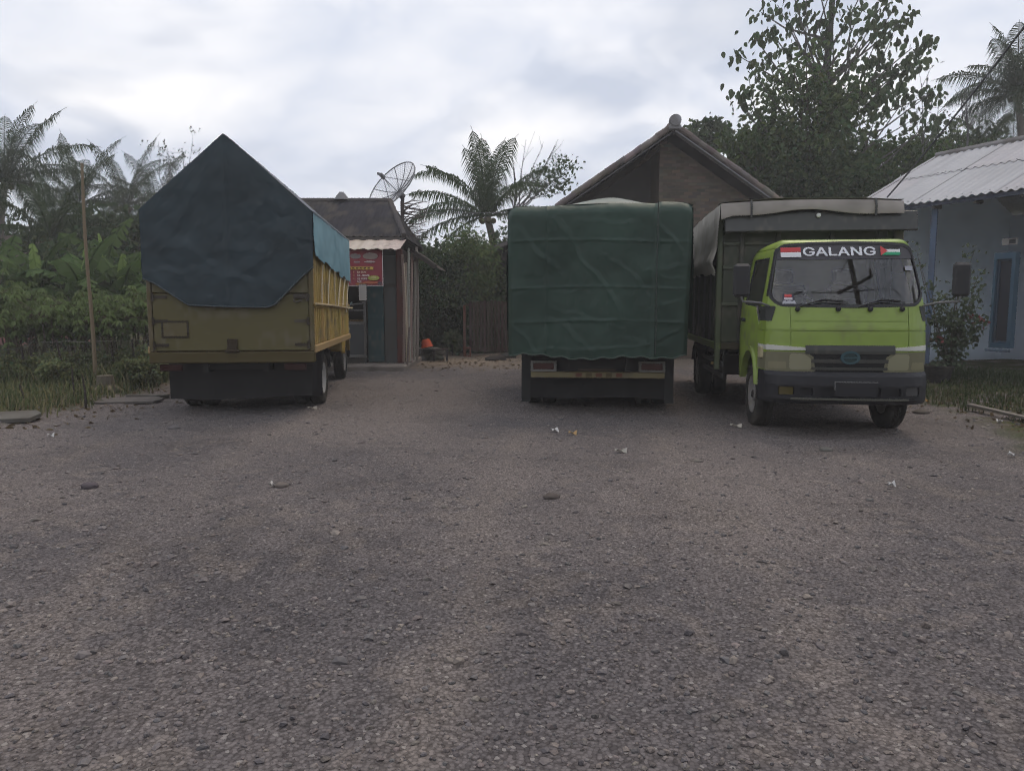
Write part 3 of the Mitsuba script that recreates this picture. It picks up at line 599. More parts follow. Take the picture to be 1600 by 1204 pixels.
part(tg, 'rope', tube([[.757 + .003 * math.sin(q * 9), -.115, .86 + q * 2.0] for q in np.linspace(0, 1, 12)], .008, 6), 'vc_clean', (.03, .04, .035))
part(tg, 'rear_bumper', box(-.93, .93, .26, .32, .50, .585, .008), 'vc_paint', lambda v: np.tile([.21, .17, .085], (len(v), 1)))
for i, x in enumerate((-.30, -.16, -.02, .12, .26)): part(tg, 'bumper_decal', box(x, x + .085, .255, .2585, .515, .57), 'vc_clean', (.10, .075, .03) if i % 2 else (.14, .05, .03))
for s in (-1, 1):
    fr = sbox(min(s * .57, s * .93), .59, max(s * .57, s * .93), .735) - sbox(min(s * .605, s * .895), .617, max(s * .605, s * .895), .708)
    part(tg, 'lamp_frame', TM(*meshkit.arrays(prism_y(fr, .235, .30))[:2]), 'vc_paint', (.22, .22, .20))
    part(tg, 'tail_lamp', box(s * .605, s * .895, .25, .29, .617, .708, .006), 'vc_lens', (.085, .03, .025))
part(tg, 'number_plate', box(-.27, .25, .262, .27, .60, .735, .003), 'vc_clean', (.075, .05, .03))
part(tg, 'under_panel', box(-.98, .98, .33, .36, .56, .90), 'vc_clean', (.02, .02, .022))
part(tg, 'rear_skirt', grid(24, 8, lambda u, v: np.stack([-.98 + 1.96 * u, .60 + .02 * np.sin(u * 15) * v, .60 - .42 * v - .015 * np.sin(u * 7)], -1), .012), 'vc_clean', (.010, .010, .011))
for s in (-1, 1): part(tg, 'rubber_flap', grid(6, 10, lambda u, v: np.stack([s * (.955 + .13 * u), .55 + .015 * np.sin(v * 4 + u), .86 - .74 * v], -1), .012), 'vc_clean', (.016, .017, .018))

# ------------------------------------------------------------------ lime green truck facing the camera
MG = pose(3.835, 9.22, 0, 173.0)
tl = thing('cargo_truck', 'lime green cab truck facing the camera with a white name strip across its windshield', 'truck', MG, 'trucks parked in the gravel yard')
B0, B1 = -.93, -5.65                       # the bed runs from just behind the cab to the tail, forward is +y
chassis(tl, B1 + .2, .85, 0, -3.45, (.6, 1.05), front_dx=-.062)
made, MC = add_cab(tl, GREEN, 0.0, .935, -.062)
w = made['windshield']; place[w] = MC
strip = (cab_shape(.004) - cab_shape(.010)) ^ prism_y(WINDSHIELD.buffer(-.01).intersection(sbox(-1, 2.035, 1, 2.3)), .3, 1.4)
part(w, 'sun_strip', facing(finish(strip, .05), 1, 1, .3), 'vc_clean', (.062, .06, .066), True)
part(w, 'lettering', on_ws(meshkit.text_mesh('GALANG', .102, .0015, bold=True), .065, .645, .86, .013), 'vc_clean', (.72, .72, .74), False, label='white block letters reading GALANG')
def decal(name, pts, a, s, col, lift=.013):
    g = Polygon(pts); e = trimesh.creation.extrude_polygon(g, .0012, engine='earcut')
    v = np.asarray(e.vertices)
    part(w, name, TM(cab_warp(ws(a - v[:, 0], s + v[:, 1], lift + v[:, 2])), e.faces), 'vc_clean', col)
R_ = lambda x0, y0, x1, y1: [(x0, y0), (x1, y0), (x1, y1), (x0, y1)]
decal('flag_red', R_(0, .065, .235, .125),   .755, .628, (.50, .055, .06))
decal('flag_white', R_(0, 0, .235, .062),   .755, .628, (.70, .70, .72))
decal('flag_black', R_(.0, .078, .23, .112), -.425, .641, (.012, .012, .012))
decal('flag_white', R_(.0, .042, .23, .077), -.425, .641, (.70, .72, .70))
decal('flag_green', R_(.0, .005, .23, .041), -.425, .641, (.03, .30, .15))
decal('flag_triangle', [(0, 0), (.085, .06), (0, .122)], -.423, .639, (.55, .07, .07), .015)
decal('sticker', R_(.0, .085, .085, .118), .755, .045, (.55, .07, .07), .008)
decal('sticker', R_(-.005, .05, .09, .078), .755, .045, (.55, .50, .52), .008)
decal('sticker', [(-.03, 0), (.13, 0), (.11, .045), (.085, .03), (.05, .045), (.02, .03), (-.01, .045)], .755, .045, (.42, .42, .46), .008)
decal('sticker', R_(-.02, .03, .11, .12), .755, .045, (.03, .03, .05), .0065)
decal('sticker', R_(0, 0, .095, .055), -.70, .455, (.30, .31, .33), .008)
place[tl] = MC
part(tl, 'dashboard_paper', moved(box(-.16, .16, -.06, .06, 0, .004), .05, .72, 1.545, rx=28), 'vc_clean', (.62, .62, .50))
part(tl, 'dashboard_cloth', moved(box(-.15, .15, -.06, .05, 0, .02, .008), .36, .70, 1.50, rx=24), 'vc_clean', (.22, .33, .36))
place[tl] = MG
part(tl, 'bed_floor', box(-1.1, 1.1, B1, B0, .90, 1.0, .01), 'vc_wood', (.08, .07, .05))
DG = (.040, .047, .040)
r3 = np.random.default_rng(33)
for s in (-1, 1):
    part(tl, 'bed_rail', box(s * 1.06, s * 1.135, B1, B0 + .02, .90, 1.0, .01), 'vc_paint', jitter((.13, .185, .05), .2, 17))
    part(tl, 'side_panel', box(s * 1.075, s * 1.09, B1, B0, 1.0, 2.45), 'vc_paint', jitter((.025, .028, .026), .2, 18))
    part(tl, 'corner_post', box(s * 1.065, s * 1.14, B0 - .06, B0 + .02, .62, 2.74, .01), 'vc_paint', jitter((.075, .095, .05), .2, 19))
    for i in range(22):
        y = B1 + .04 + i * (B0 - B1 - .16) / 21
        part(tl, 'side_rib', box(s * 1.09, s * 1.122, y, y + .085, 1.002, 2.44, .01), 'vc_paint', tint(DG if i % 3 else (.075, .08, .082), r3, .2))
part(tl, 'tailgate', box(-1.06, 1.06, B1 - .02, B1 + .04, 1.0, 2.6, .01), 'vc_paint', DG)
part(tl, 'headboard', box(-1.06, 1.06, B0 - .04, B0 + .01, 1.0, 2.74, .01), 'vc_paint', jitter((.045, .055, .035), .25, 20))
for z in (1.5, 2.0, 2.32, 2.50): part(tl, 'headboard_rail', box(-1.07, 1.07, B0 + .012, B0 + .045, z, z + .05, .008), 'vc_paint', jitter((.07, .08, .055), .2, 21))
for x in (-.95, -.35, .35, .82): part(tl, 'headboard_post', box(x - .03, x + .03, B0 + .012, B0 + .06, 1.0, 2.74, .008), 'vc_paint', jitter((.045, .05, .04), .2, 22))
part(tl, 'visor_board', moved(box(-1.34, 1.09, -.025, .025, -.13, .13, .01), 0, B0 + .24, 2.60, rx=12), 'vc_paint', jitter((.030, .032, .032), .2, 23))
for x in (-.9, .9): part(tl, 'visor_bracket', beam([x, B0 + .03, 2.52], [x, B0 + .22, 2.55], .04), 'vc_clean', (.03, .03, .03))
part(tl, 'visor_light', moved(lathe([(0, .02), (.025, .015), (.03, 0), (0, 0)], 12, 'y'), -.1, B0 + .275, 2.68), 'vc_clean', (.6, .6, .6))
PALE = (.285, .262, .232)
def ptop(u, v):
    x = -1.15 + 2.30 * u; y = B0 + .26 + (B1 - B0 - .30) * v
    z = 2.845 + .035 * (1 - (x / 1.15) ** 2) + .03 * cloth_noise(x, y, 3, 61) + .025 * np.cos(v * 26) * (1 - v)
    return np.stack([x, y, z], -1)
part(tl, 'top_tarp', grid(60, 80, ptop, .004), 'vc_tarp', jitter(PALE, .2, 24), True)
def pfront(u, v):
    x = -1.15 + 2.30 * u
    z = 2.85 + .035 * (1 - (x / 1.15) ** 2) - (.165 + .035 * np.sin(u * 9) * np.sin(u * 3.1) + .05 * np.maximum(0, u - .93) / .07) * v
    y = B0 + .262 + .045 * np.sin(v * 1.6) + .02 * cloth_noise(x, z, 5, 62) * v + .006 * np.sin(u * 70) * v
    return np.stack([x, y, z], -1)
part(tl, 'front_tarp', grid(90, 14, pfront, .004), 'vc_tarp', jitter(PALE, .5, 25, 3.0), True)
for s in (-1, 1):
    def pside(u, v):
        y = B0 + .24 + (B1 - B0 - .28) * u
        g = np.sin(u * 74 + 2.2 * np.sin(u * 17)) * (.6 + .4 * np.sin(u * 11))
        zb = 1.90 + .055 * np.abs(np.sin(u * 19)) + .04 * np.sin(u * 5)
        z = 2.845 + (zb - 2.845) * v + 0 * u
        x = s * (1.155 + .03 * v +   .042 * v * g + .06 * np.exp(-((v - .82) / .12) ** 2) * (.6 + .4 * np.sin(u * 19 + 1)) + .05 * cloth_noise(y * 2, z, 2.4, 63) + .03 * np.abs(cloth_noise(y * 4, z, 2.0, 64)) * v)
        return np.stack([x, y, z], -1)
    part(tl, 'side_tarp', grid(190, 34, pside, .004), 'vc_tarp', jitter(PALE, .5, 26, 2.5), True, label='pale grey side tarpaulin gathered in folds' if s > 0 else None)
for x in (.76, -.80): part(tl, 'tarp_strap', tube([[x, B0 + .27, 2.885], [x, B0 + .318, 2.80], [x, B0 + .315, 2.66]], .014, 6), 'vc_clean', (.05, .05, .05))
part(tl, 'side_light', box(1.05, 1.09, -1.62, -1.55, .64, .68, .01), 'vc_lens', (.5, .36, .12))

# ================================================================== BUILDINGS
r4 = np.random.default_rng(44)
# ------------------------------------------------------------------ blue house (local x along the wall away from the camera, y inwards under the roof)
bx, by = np.array([-.42, .907]), np.array([.907, .42])
MB = np.eye(4); MB[:2, 0], MB[:2, 1], MB[:2, 3] = bx, by, (10.0, 14.5)
hb = thing('blue_house', 'pale blue plastered house with a grey corrugated roof and one tall narrow window', 'house', MB)
def flip(m):
    v, f, _ = meshkit.arrays(m); return TM(v, f[:, ::-1])
win = sbox(.22, .66, .64, 2.56)                    # frame outside, in (x, z)
wall = prism_y(sbox(-4.5, 3.35, -.1, 3.95) - win, 0, .16)
put_wall = TM(*meshkit.arrays(wall.refine_to_length(.14))[:2])
part(hb, 'wall', put_wall, 'vc_wood', plaster)
part(hb, 'gable_wall', TM(*meshkit.arrays(prism_x(Polygon([(.16, -.1), (5.6, -.1), (5.6, 3.9), (2.9, 5.28), (.16, 3.9)]), 3.75, 3.90).refine_to_length(.3))[:2]), 'vc_wood', plaster)
part(hb, 'back_wall', box(-4.5, 3.75, 5.45, 5.6, -.1, 3.9), 'vc_wood', plaster)
part(hb, 'pilaster', box(1.92, 2.06, -.035, -.003, 0, 3.60, .006), 'vc_matte', (.115, .155, .23))
part(hb, 'plinth', box(-4.5, 3.91, -.03, -.003, -.1, .16, .008), 'vc_matte', jitter((.22, .205, .19), .3, 62))
wf = part(hb, 'window', TM(*meshkit.arrays(prism_y(win - sbox(.29, .76, .59, 2.43), -.025, .12))[:2]), 'vc_wood', (.065, .105, .15), label='tall narrow window with a blue-grey frame')
part(wf, 'pane', box(.29, .59, .07, .076, .76, 2.43), 'vc_clean', (.022, .026, .035))
part(wf, 'sash', TM(*meshkit.arrays(prism_y(sbox(.292, .762, .588, 2.428) - sbox(.325, .80, .555, 2.39), .04, .069))[:2]), 'vc_matte', (.06, .09, .13))
part(wf, 'sill', box(.19, .69, -.06, -.026, .585, .638, .008), 'vc_matte', (.13, .18, .24))
vn = part(hb, 'vent', TM(*meshkit.arrays(prism_y(sbox(.22, 2.70, .52, 2.83) - sbox(.25, 2.72, .38, 2.81), -.012, -.002))[:2]), 'vc_matte', (.27, .26, .25))
part(vn, 'vent_hole', box(.25, .38, -.008, -.002, 2.72, 2.81), 'vc_clean', (.02, .02, .02))
pitch = math.atan2(1.56, 3.2)
def sheet(x0, w, s0, s1, lift):
    def fn(u, v):
        x = x0 + w * u; s = s0 + (s1 - s0) * v
        z = 3.72 + s * math.sin(pitch) + lift + .022 * np.sin(2 * np.pi * x / .19) + .006 * np.sin(x * 3 + s)
        return np.stack([x, -.30 + s * math.cos(pitch), z], -1)
    return fn
SL = 3.35 / math.cos(pitch)
for row, (s0, s1) in enumerate(((0, SL * .56), (SL * .52, SL))):
    for i in range(10):
        x0 = 4.15 - .90 * (i + 1); w = .96
        nu = 41; g = grid(nu, 7, sheet(x0, w, s0 - .02 * (i % 2), s1, .012 * (i % 2) + .02 * row))
        uv = np.stack(np.meshgrid(np.linspace(0, 1, nu) + i * 1.37, np.linspace(0, 1, 7) + row, indexing='ij'), -1).reshape(-1, 2)
        part(hb, 'roof_panel', g, 'vc_wood', streaks, True)
        part(hb, 'roof_screw', join([moved(lathe([(0, .012), (.016, .006), (.018, 0), (0, 0)], 6), x, -.30 + s * math.cos(pitch), 3.72 + s * math.sin(pitch) + .012 * (i % 2) + .02 * row + .026) for x in (x0 + .14, x0 + .52, x0 + .71) for s in ((.08, s1 - .1) if row == 0 else (s1 - .12,))]), 'vc_metal', (.15, .14, .14), kind='stuff') 
part(hb, 'rear_roof', grid(60, 4, lambda u, v: np.stack([4.15 - 8.65 * u, 2.93 + 3.1 * v, 5.33 - 1.5 * v + .022 * np.sin(2 * np.pi * 8.1 * u / .19)], -1)), 'vc_matte', streaks, True)
part(hb, 'ridge_cap', tube([[4.17, 2.93, 5.345], [-4.6, 2.93, 5.345]], .07, 8), 'vc_matte', (.26, .25, .25), 40)
part(hb, 'fascia', box(-4.5, 4.09, -.25, -.225, 3.62, 3.71, .004), 'vc_wood', (.075, .085, .105))
part(hb, 'verge_board', beam([4.11, -.25, 3.66], [4.11, 2.93, 5.24], .03, .16), 'vc_wood', (.16, .15, .14))
for i in range(9): part(hb, 'rafter_end', box(3.65 - .9 * i, 3.71 - .9 * i, -.22, 0, 3.57, 3.66), 'vc_wood', (.08, .075, .07))
part(hb, 'lean_to_roof', grid(30, 6, lambda u, v: np.stack([3.95 + 2.2 * u, 1.6 + 3.2 * v, 4.32 - .18 * u + .25 * v + .02 * np.sin(u * 60)], -1), .01), 'vc_matte', streaks, True)
part(hb, 'lean_to_wall', box(6.0, 6.1, 1.7, 4.6, -.1, 4.05), 'vc_wood', plaster)

# ------------------------------------------------------------------ brick house with a tiled gable roof, behind the middle truck
MH = pose(4.36, 21.0, 0, 0)
hh = thing('brick_house', 'house with a steep tiled gable roof and an unplastered brown brick end wall', 'house', MH)
AP, EV, HW = 6.30, 4.25, 3.02
gable = lambda x: AP - .30 - (AP - EV) * abs(x) / HW
wr = Polygon([(-.27, -.1), (2.75, -.1), (2.75, gable(2.75)), (0, gable(0)), (-.27, gable(.27))])
part(hh, 'wall', TM(*meshkit.arrays(prism_y(wr, .05, .2))[:2]), 'vc_matte', jitter((.13, .105, .085), .3, 61))
wl = Polygon([(-2.75, -.1), (-.2, -.1), (-.2, gable(.2)), (-2.75, gable(2.75))])
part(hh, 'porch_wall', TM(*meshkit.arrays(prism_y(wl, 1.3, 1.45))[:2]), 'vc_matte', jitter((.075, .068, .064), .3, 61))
part(hh, 'return_wall', box(-.27, -.12, .2, 1.3, -.1, gable(.27) - .02), 'vc_matte', jitter((.13, .105, .085), .3, 61))
for x in (-2.75, 2.6): part(hh, 'side_wall', box(x, x + .15, .2 if x > 0 else 1.3, 7.5, -.1, 4.5), 'vc_matte', jitter((.13, .105, .085), .3, 61))
nb = 0; more = []
zrow = 5.95; row = 0
while zrow > 3.0:
    for i in range(-2, 14):
        x0 = -.268 + .235 * i + (.117 if row % 2 else 0); x1 = x0 + .222
        x0, x1 = max(x0, -.268), min(x1, gable and (AP - .32 - (zrow + .075)) / (AP - EV) * HW, 2.74)
        if x1 - x0 < .05 or x0 < -.2681: continue
        y = .05 - .006 - .010 * r4.random()
        b = box(x0, x1, y, .0495, zrow, zrow + .072)
        c = tint((.135, .105, .082) if r4.random() < .75 else (.11, .097, .083), r4, .3)
        if nb < 300 and zrow > 3.7: part(hh, 'brick', b, 'vc_matte', c); nb += 1
        else: more.append((b, c))
    zrow -= .086; row += 1
if more: part(hh, 'brickwork', join([m for m, _ in more]), 'vc_matte', np.vstack([np.tile(c, (len(m.vertices), 1)) for m, c in more]), kind='stuff')
def roof_slope(s):
    def fn(u, v):      # tile courses as steps, rolls across
        y = -.55 + 8.4 * u; x = s * (HW + .15) * v
        z = AP - (AP - EV) * np.abs(x) / HW + .03 + .02 * ((v * 13) % 1.0) + .022 * np.sin(y * 2 * np.pi / .24)
        return np.stack([x, y, z], -1)
    return fn
TILE = (.12, .105, .10)
for s in (1, -1): part(hh, 'roof', grid(140, 66, roof_slope(s), .02), 'vc_matte', jitter(TILE, .35, 31))
for s in (1, -1):
    part(hh, 'barge_board', beam([0, -.50, AP - .13], [s * (HW + .12), -.50, AP - .13 - (AP - EV) * (HW + .12) / HW], .26 if s > 0 else .16, .03), 'vc_wood', jitter((.21, .21, .22) if s > 0 else (.10, .097, .10), .25, 32))
    part(hh, 'soffit', grid(2, 2, lambda u, v: np.stack([s * HW * u, -.48 + 1.8 * v, AP - .06 - (AP - EV) * u], -1), .015), 'vc_wood', (.045, .042, .042))
    for i in range(14):
        t = (i + .45) / 14 * (HW + .12); z = AP - (AP - EV) * t / HW
        part(hh, 'verge_tile', moved(lathe([(.075 + .015 * (i % 2), -.17), (.085, .17), (.06, .17), (.06, -.17)], 9, 'x'), s * t, -.53 + .02 * r4.random(), z + .02 + .02 * r4.random(), ry=s * math.degrees(math.atan2(AP - EV, HW)) + r4.normal() * 2), 'vc_matte', tint((.20, .165, .155), r4, .25))
for i in range(20): part(hh, 'ridge_tile', moved(lathe([(.13, -.22), (.15, .22), (.115, .22), (.11, -.22)], 12, 'y'), 0, -.38 + .42 * i, AP + .04), 'vc_matte', tint((.20, .17, .16), r4, .2), 40)
part(hh, 'finial', join([moved(lathe([(0, -.12), (.15, -.11), (.165, .0), (.15, .10), (.0, .12)], 16, 'y'), 0, -.60, AP + .12), box(-.16, .16, -.68, -.5, AP - .12, AP + .02, .03)]), 'vc_matte', (.36, .36, .38), 40)

# ------------------------------------------------------------------ roadside food stall behind the yellow truck
MS = pose(-2.6, 17.9, 0, 0)
sh = thing('food_stall', 'small roadside food stall with a dark sheet roof, glass front and teal door', 'stall', MS)
part(sh, 'floor_slab', box(-4.4, .12, -.85, 3.2, -.05, .13, .03), 'vc_matte', jitter((.24, .21, .185), .3, 62))
part(sh, 'back_wall', box(-4.3, -.1, 3.0, 3.12, .13, 2.9), 'vc_wood', (.10, .09, .085))
part(sh, 'side_wall', box(-.12, -.04, .0, 3.0, .13, 2.85), 'vc_wood', jitter((.12, .10, .09), .25, 41))
part(sh, 'left_wall', box(-4.3, -4.2, .0, 3.0, .13, 2.85), 'vc_wood', (.12, .11, .10))
part(sh, 'front_wall', box(-4.3, -1.52, -.05, .0, .13, 2.85), 'vc_wood', (.13, .12, .11))
part(sh, 'wall_panel', box(-.47, -.14, -.06, .0, .13, 2.70, .008), 'vc_matte', jitter((.105, .11, .11), .25, 42))
part(sh, 'corner_post', box(-.16, -.02, -.12, .02, .13, 2.86, .01), 'vc_matte', jitter((.14, .05, .042), .3, 43))
dr_ = part(sh, 'door', box(-.86, -.48, -.10, -.05, .16, 2.62, .008), 'vc_paint', jitter((.018, .062, .075), .2, 44), label='teal door leaf standing open against the wall')
for z in (.25, 1.2, 2.4): part(dr_, 'door_rail', box(-.84, -.50, -.112, -.1005, z, z + .09), 'vc_paint', (.022, .07, .085))
cab = part(sh, 'display_case', join([box(-1.50, -.90, -.16, .0, .26, .34, .008), box(-1.50, -1.45, -.16, -.1, .34, 1.95), box(-.95, -.90, -.16, -.1, .34, 1.95), box(-1.45, -.95, -.15, -.11, 1.38, 1.42), box(-1.45, -.95, -.15, -.11, 1.06, 1.13)]), 'vc_matte', (.19, .19, .185), label='grey framed glass display case in the stall front')
part(cab, 'pane', box(-1.45, -.95, -.145, -.14, .34, 1.06), 'vc_clean', (.075, .08, .085))
part(cab, 'shelf', box(-1.45, -.95, -.10, .0, 1.14, 1.17), 'vc_wood', (.22, .15, .08))
part(cab, 'kickboard', box(-1.50, -.90, -.12, -.02, .13, .26), 'vc_matte', (.06, .06, .06))
part(sh, 'header_board', box(-1.52, -.10, .005, .05, 2.03, 3.06), 'vc_wood', (.075, .07, .068))
part(sh, 'lintel', box(-1.52, -.12, -.08, .0, 1.95, 2.03), 'vc_wood', (.09, .08, .07))
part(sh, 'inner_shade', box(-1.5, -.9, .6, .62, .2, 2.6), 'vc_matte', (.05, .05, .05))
single('kettle', join([moved(lathe([(0, 0), (.10, 0), (.115, .05), (.10, .12), (.04, .16), (.02, .18), (0, .18)], 16), -3.98, 17.70, 1.42), beam([-3.88, 17.70, 1.50], [-3.80, 17.70, 1.60], .02)]), 'vc_clean', (.34, .47, .47), 'pale teal kettle on the ledge of the stall display case', 'kettle')
# roof of tile courses, hipped at the right end
RZ, EZ, NC, NR = 4.18, 3.10, 18, 6
part(sh, 'roof_deck', TM([[-4.8, -.45, EZ - .05], [.08, -.45, EZ - .05], [-.55, 1.6, RZ - .05], [-4.8, 1.6, RZ - .05], [-4.8, 3.6, EZ - .05], [.08, 3.6, EZ - .05]], [[0, 1, 2], [0, 2, 3], [1, 5, 2], [3, 2, 5], [3, 5, 4]]), 'vc_wood', (.05, .045, .045))
for c_ in range(6):
    for r_ in range(2):
        s0, s1 = (0, .54) if r_ == 0 else (.50, 1.0); x0 = -4.7 + .93 * c_
        def rs(u, v):
            s = s0 + (s1 - s0) * v; x1 = min(x0 + .98, 9.0); x = np.minimum(x0 + .98 * u, .08 - .63 * s)
            return np.stack([x, -.47 + 2.05 * s, EZ + (RZ - EZ) * s + .012 * np.sin(x * 2 * np.pi / .16) + .012 * r_ + .006 * (c_ % 2)], -1)
        part(sh, 'roof_panel', grid(40, 6, rs), 'vc_matte', jitter(tint((.034, .034, .041), r4, .12), .3, 40 + c_))
part(sh, 'hip_panel', grid(6, 30, lambda u, v: np.stack([.09 - .63 * u, -.45 + 2.05 * u + (4.05 - 4.0 * u) * v, EZ + (RZ - EZ) * u + .012 * np.sin(v * 90)], -1)), 'vc_matte', jitter((.032, .032, .038), .3, 47))
part(sh, 'ridge', tube([[-4.8, 1.6, RZ + .02], [-.55, 1.6, RZ + .02]], .07, 8), 'vc_matte', (.085, .08, .085), 40)
part(sh, 'hip_ridge', tube([[-.55, 1.6, RZ + .02], [.10, -.48, EZ + .02]], .07, 8), 'vc_matte', (.075, .07, .075), 40)
part(sh, 'finial', moved(lathe([(.20, 0), (.15, .08), (.09, .16), (.05, .20), (.0, .21)], 14), -1.80, 1.6, RZ + .04), 'vc_matte', (.20, .20, .21), 40)
part(sh, 'eave_board', box(-4.8, .08, -.50, -.47, EZ - .10, EZ - .02, .005), 'vc_wood', (.08, .07, .065))
for i in range(8):
    x0 = -1.96 + .30 * i - .32
    aw = grid(17, 5, lambda u, v: np.stack([x0 + .32 * u + .06 * v * 0, -.42 - 1.0 * v, EZ - .06 - .30 * v + .010 * np.sin(u * 2 * np.pi * 1.0) - .008 * np.sin(u * 12) * v], -1), .006)
    part(sh, 'awning_panel', aw, 'vc_paint', tint((.37, .30, .25), r4, .12))
for x in (-1.95, -.10): part(sh, 'awning_post', beam([x, -1.3, 2.72], [x, -.45, 2.98], .035), 'vc_wood', (.13, .11, .09))
# rough slabs nailed to the right side of the stall
for i in range(7):
    x = -.02 + .042 * i + .015 * r4.random(); y = -.18 + .11 * i; h0, h1 = .12 + .05 * r4.random(), 2.5 + .45 * r4.random()
    w0 = .024 + .014 * r4.random()
    pl = grid(4, 14, lambda u, v: np.stack([x + (u - .5) * w0 * (1 + .25 * np.sin(v * 9 + i)) + .03 * np.sin(v * 3 + i) + .05 * (v - .5) * r4.normal() * .3, y + .01 * np.sin(u * 3) + .015 * np.sin(v * 5 + i), h0 + (h1 - h0) * v], -1), .025)
    part(sh, 'slab_plank', pl, 'vc_wood', tint((.36, .30, .26), r4, .35))
part(sh, 'slab_plank', beam([.10, -.35, .05], [.16, -.30, 1.0], .13, .03), 'vc_wood', (.16, .13, .12))
# side kitchen: a sloping sheet roof on a rafter and a post
part(sh, 'kitchen_rafter', beam([.15, .2, 2.84], [.76, .2, 2.43], .07, .10), 'vc_wood', (.055, .045, .042))
part(sh, 'kitchen_roof', grid(12, 8, lambda u, v: np.stack([.12 + .66 * u, .15 + 2.6 * v, 2.92 - .48 * u + .015 * np.sin(v * 40)], -1), .01), 'vc_matte', (.075, .065, .062))
# printed menu banner hung under the awning
mb = pose(-2.42, 16.62, 0, 0)
bn = thing('menu_banner', 'red printed menu banner with white lines of lettering hanging under the stall awning', 'banner', mb)
def bsheet(u, v): return np.stack([-1.75 + 1.30 * u, .012 * np.sin(u * 8) + .008 * np.sin(v * 5), 1.945 + .80 * v], -1)
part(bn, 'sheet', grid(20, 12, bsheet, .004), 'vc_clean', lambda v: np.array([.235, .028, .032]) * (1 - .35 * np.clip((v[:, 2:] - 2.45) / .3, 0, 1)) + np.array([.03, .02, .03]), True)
part(bn, 'border', join([box(-1.75, -.45, -.028, -.018, 1.94, 1.957), box(-.46, -.445, -.028, -.018, 1.94, 2.745)]), 'vc_clean', (.55, .5, .48))
def blot(name, cx, cz, w, h, col, lift=.020):
    e = trimesh.creation.extrude_polygon(affinity.scale(Point(0, 0).buffer(1, quad_segs=5), w, h), .001, engine='earcut'); v = np.asarray(e.vertices)
    part(bn, name, TM(np.stack([cx + v[:, 0], -lift - v[:, 2], cz + v[:, 1]], 1), e.faces[:, ::-1]), 'vc_clean', col)
part(bn, 'yellow_strip', box(-1.70, -.66, -.026, -.02, 2.305, 2.365), 'vc_clean', (.55, .36, .075))
def btext(txt, x, z, h, col):
    m = meshkit.text_mesh(txt, h, .0015, bold=True); v = np.asarray(m.vertices)
    part(bn, 'lettering', TM(np.stack([x + v[:, 0], -.030 - v[:, 2], z + v[:, 1]], 1), m.faces[:, ::-1]), 'vc_clean', col)
btext('ES TEH', -1.02, 2.225, .040, (.62, .55, .42)); btext('ES JERUK', -1.02, 2.155, .042, (.66, .64, .62)); btext('ES KOPI', -1.02, 2.085, .040, (.64, .60, .58)); btext('MIE', -1.02, 2.015, .036, (.66, .64, .62))
for x in (-1.11, -1.11, -1.11): pass
for z in (2.245, 2.175, 2.105): blot('bullet', -1.10, z, .016, .016, (.40, .22, .12))
for cx, cz, w, h, c in ((-.66, 2.12, .13, .055, (.36, .36, .09)), (-.66, 2.13, .06, .028, (.50, .45, .20)), (-.95, 1.985, .12, .03, (.40, .16, .06)), (-.72, 2.02, .17, .03, (.42, .13, .07)), (-.52, 2.0, .05, .04, (.10, .06, .07)), (-1.05, 2.60, .12, .06, (.20, .17, .18)), (-.72, 2.60, .17, .075, (.24, .19, .17)), (-.74, 2.475, .13, .02, (.42, .34, .33)), (-1.02, 2.47, .07, .02, (.30, .20, .22))):
    blot('picture', cx, cz, w, h, c, .018 if h > .05 else .022)
for i, x in enumerate(np.arange(-1.64, -.72, .085)): part(bn, 'strip_lettering', box(x, x + .055, -.0275, -.0262, 2.32, 2.35), 'vc_clean', (.08, .04, .03))

# ------------------------------------------------------------------ mesh satellite dish on a pole
cd = at(612, 290, 21.0); axis = norm(np.array([-.58, -.60, .58]))
sd = thing('satellite_dish', 'large mesh satellite dish on a pole behind the food stall', 'satellite dish')
_, da, db = frame(axis); RD, DEP = .84, .26
hub = cd - axis * DEP
def dpt(r, a): return hub + axis * DEP * (r / RD) ** 2 + r * (math.cos(a) * da + math.sin(a) * db)
wires = []
for r in np.linspace(.12, RD, 16): wires.append(tube([dpt(r, a) for a in np.linspace(0, 2 * math.pi, 41)], .0042, 3, False))
for a in np.linspace(0, 2 * math.pi, 49)[:-1]: wires.append(tube([dpt(r, a) for r in np.linspace(.1, RD, 7)], .0036, 3, False))
part(sd, 'mesh_panel', join(wires), 'vc_clean', (.36, .36, .37))
part(sd, 'rim', tube([dpt(RD, a) for a in np.linspace(0, 2 * math.pi, 49)], .018, 6, False), 'vc_clean', (.17, .17, .18))
for a in np.linspace(0, 2 * math.pi, 13)[:-1]: part(sd, 'rib', tube([dpt(r, a) for r in np.linspace(.05, RD, 8)], .013, 5), 'vc_clean', (.13, .13, .14))
lnb = hub + axis * .62
for a in (.4, 2.5, 4.6): part(sd, 'feed_strut', tube([dpt(RD * .55, a), lnb], .010, 5), 'vc_clean', (.15, .15, .16))
part(sd, 'receiver', join([tube([lnb - axis * .06, lnb + axis * .10], .055, 10), beam(lnb + axis * .08, lnb + axis * .14 + da * .08, .07)]), 'vc_clean', (.14, .14, .15))
part(sd, 'mount', join([tube([hub - axis * .02, hub - axis * .22], .09, 10), tube([hub - axis * .2, [hub[0] + .1, hub[1] + .1, hub[2] - .35]], .05, 8)]), 'vc_matte', (.10, .10, .105))
part(sd, 'pole', tube([[hub[0] + .1, hub[1] + .1, 0], [hub[0] + .1, hub[1] + .1, hub[2] - .25]], .055, 10), 'vc_matte', (.10, .09, .09), 40)

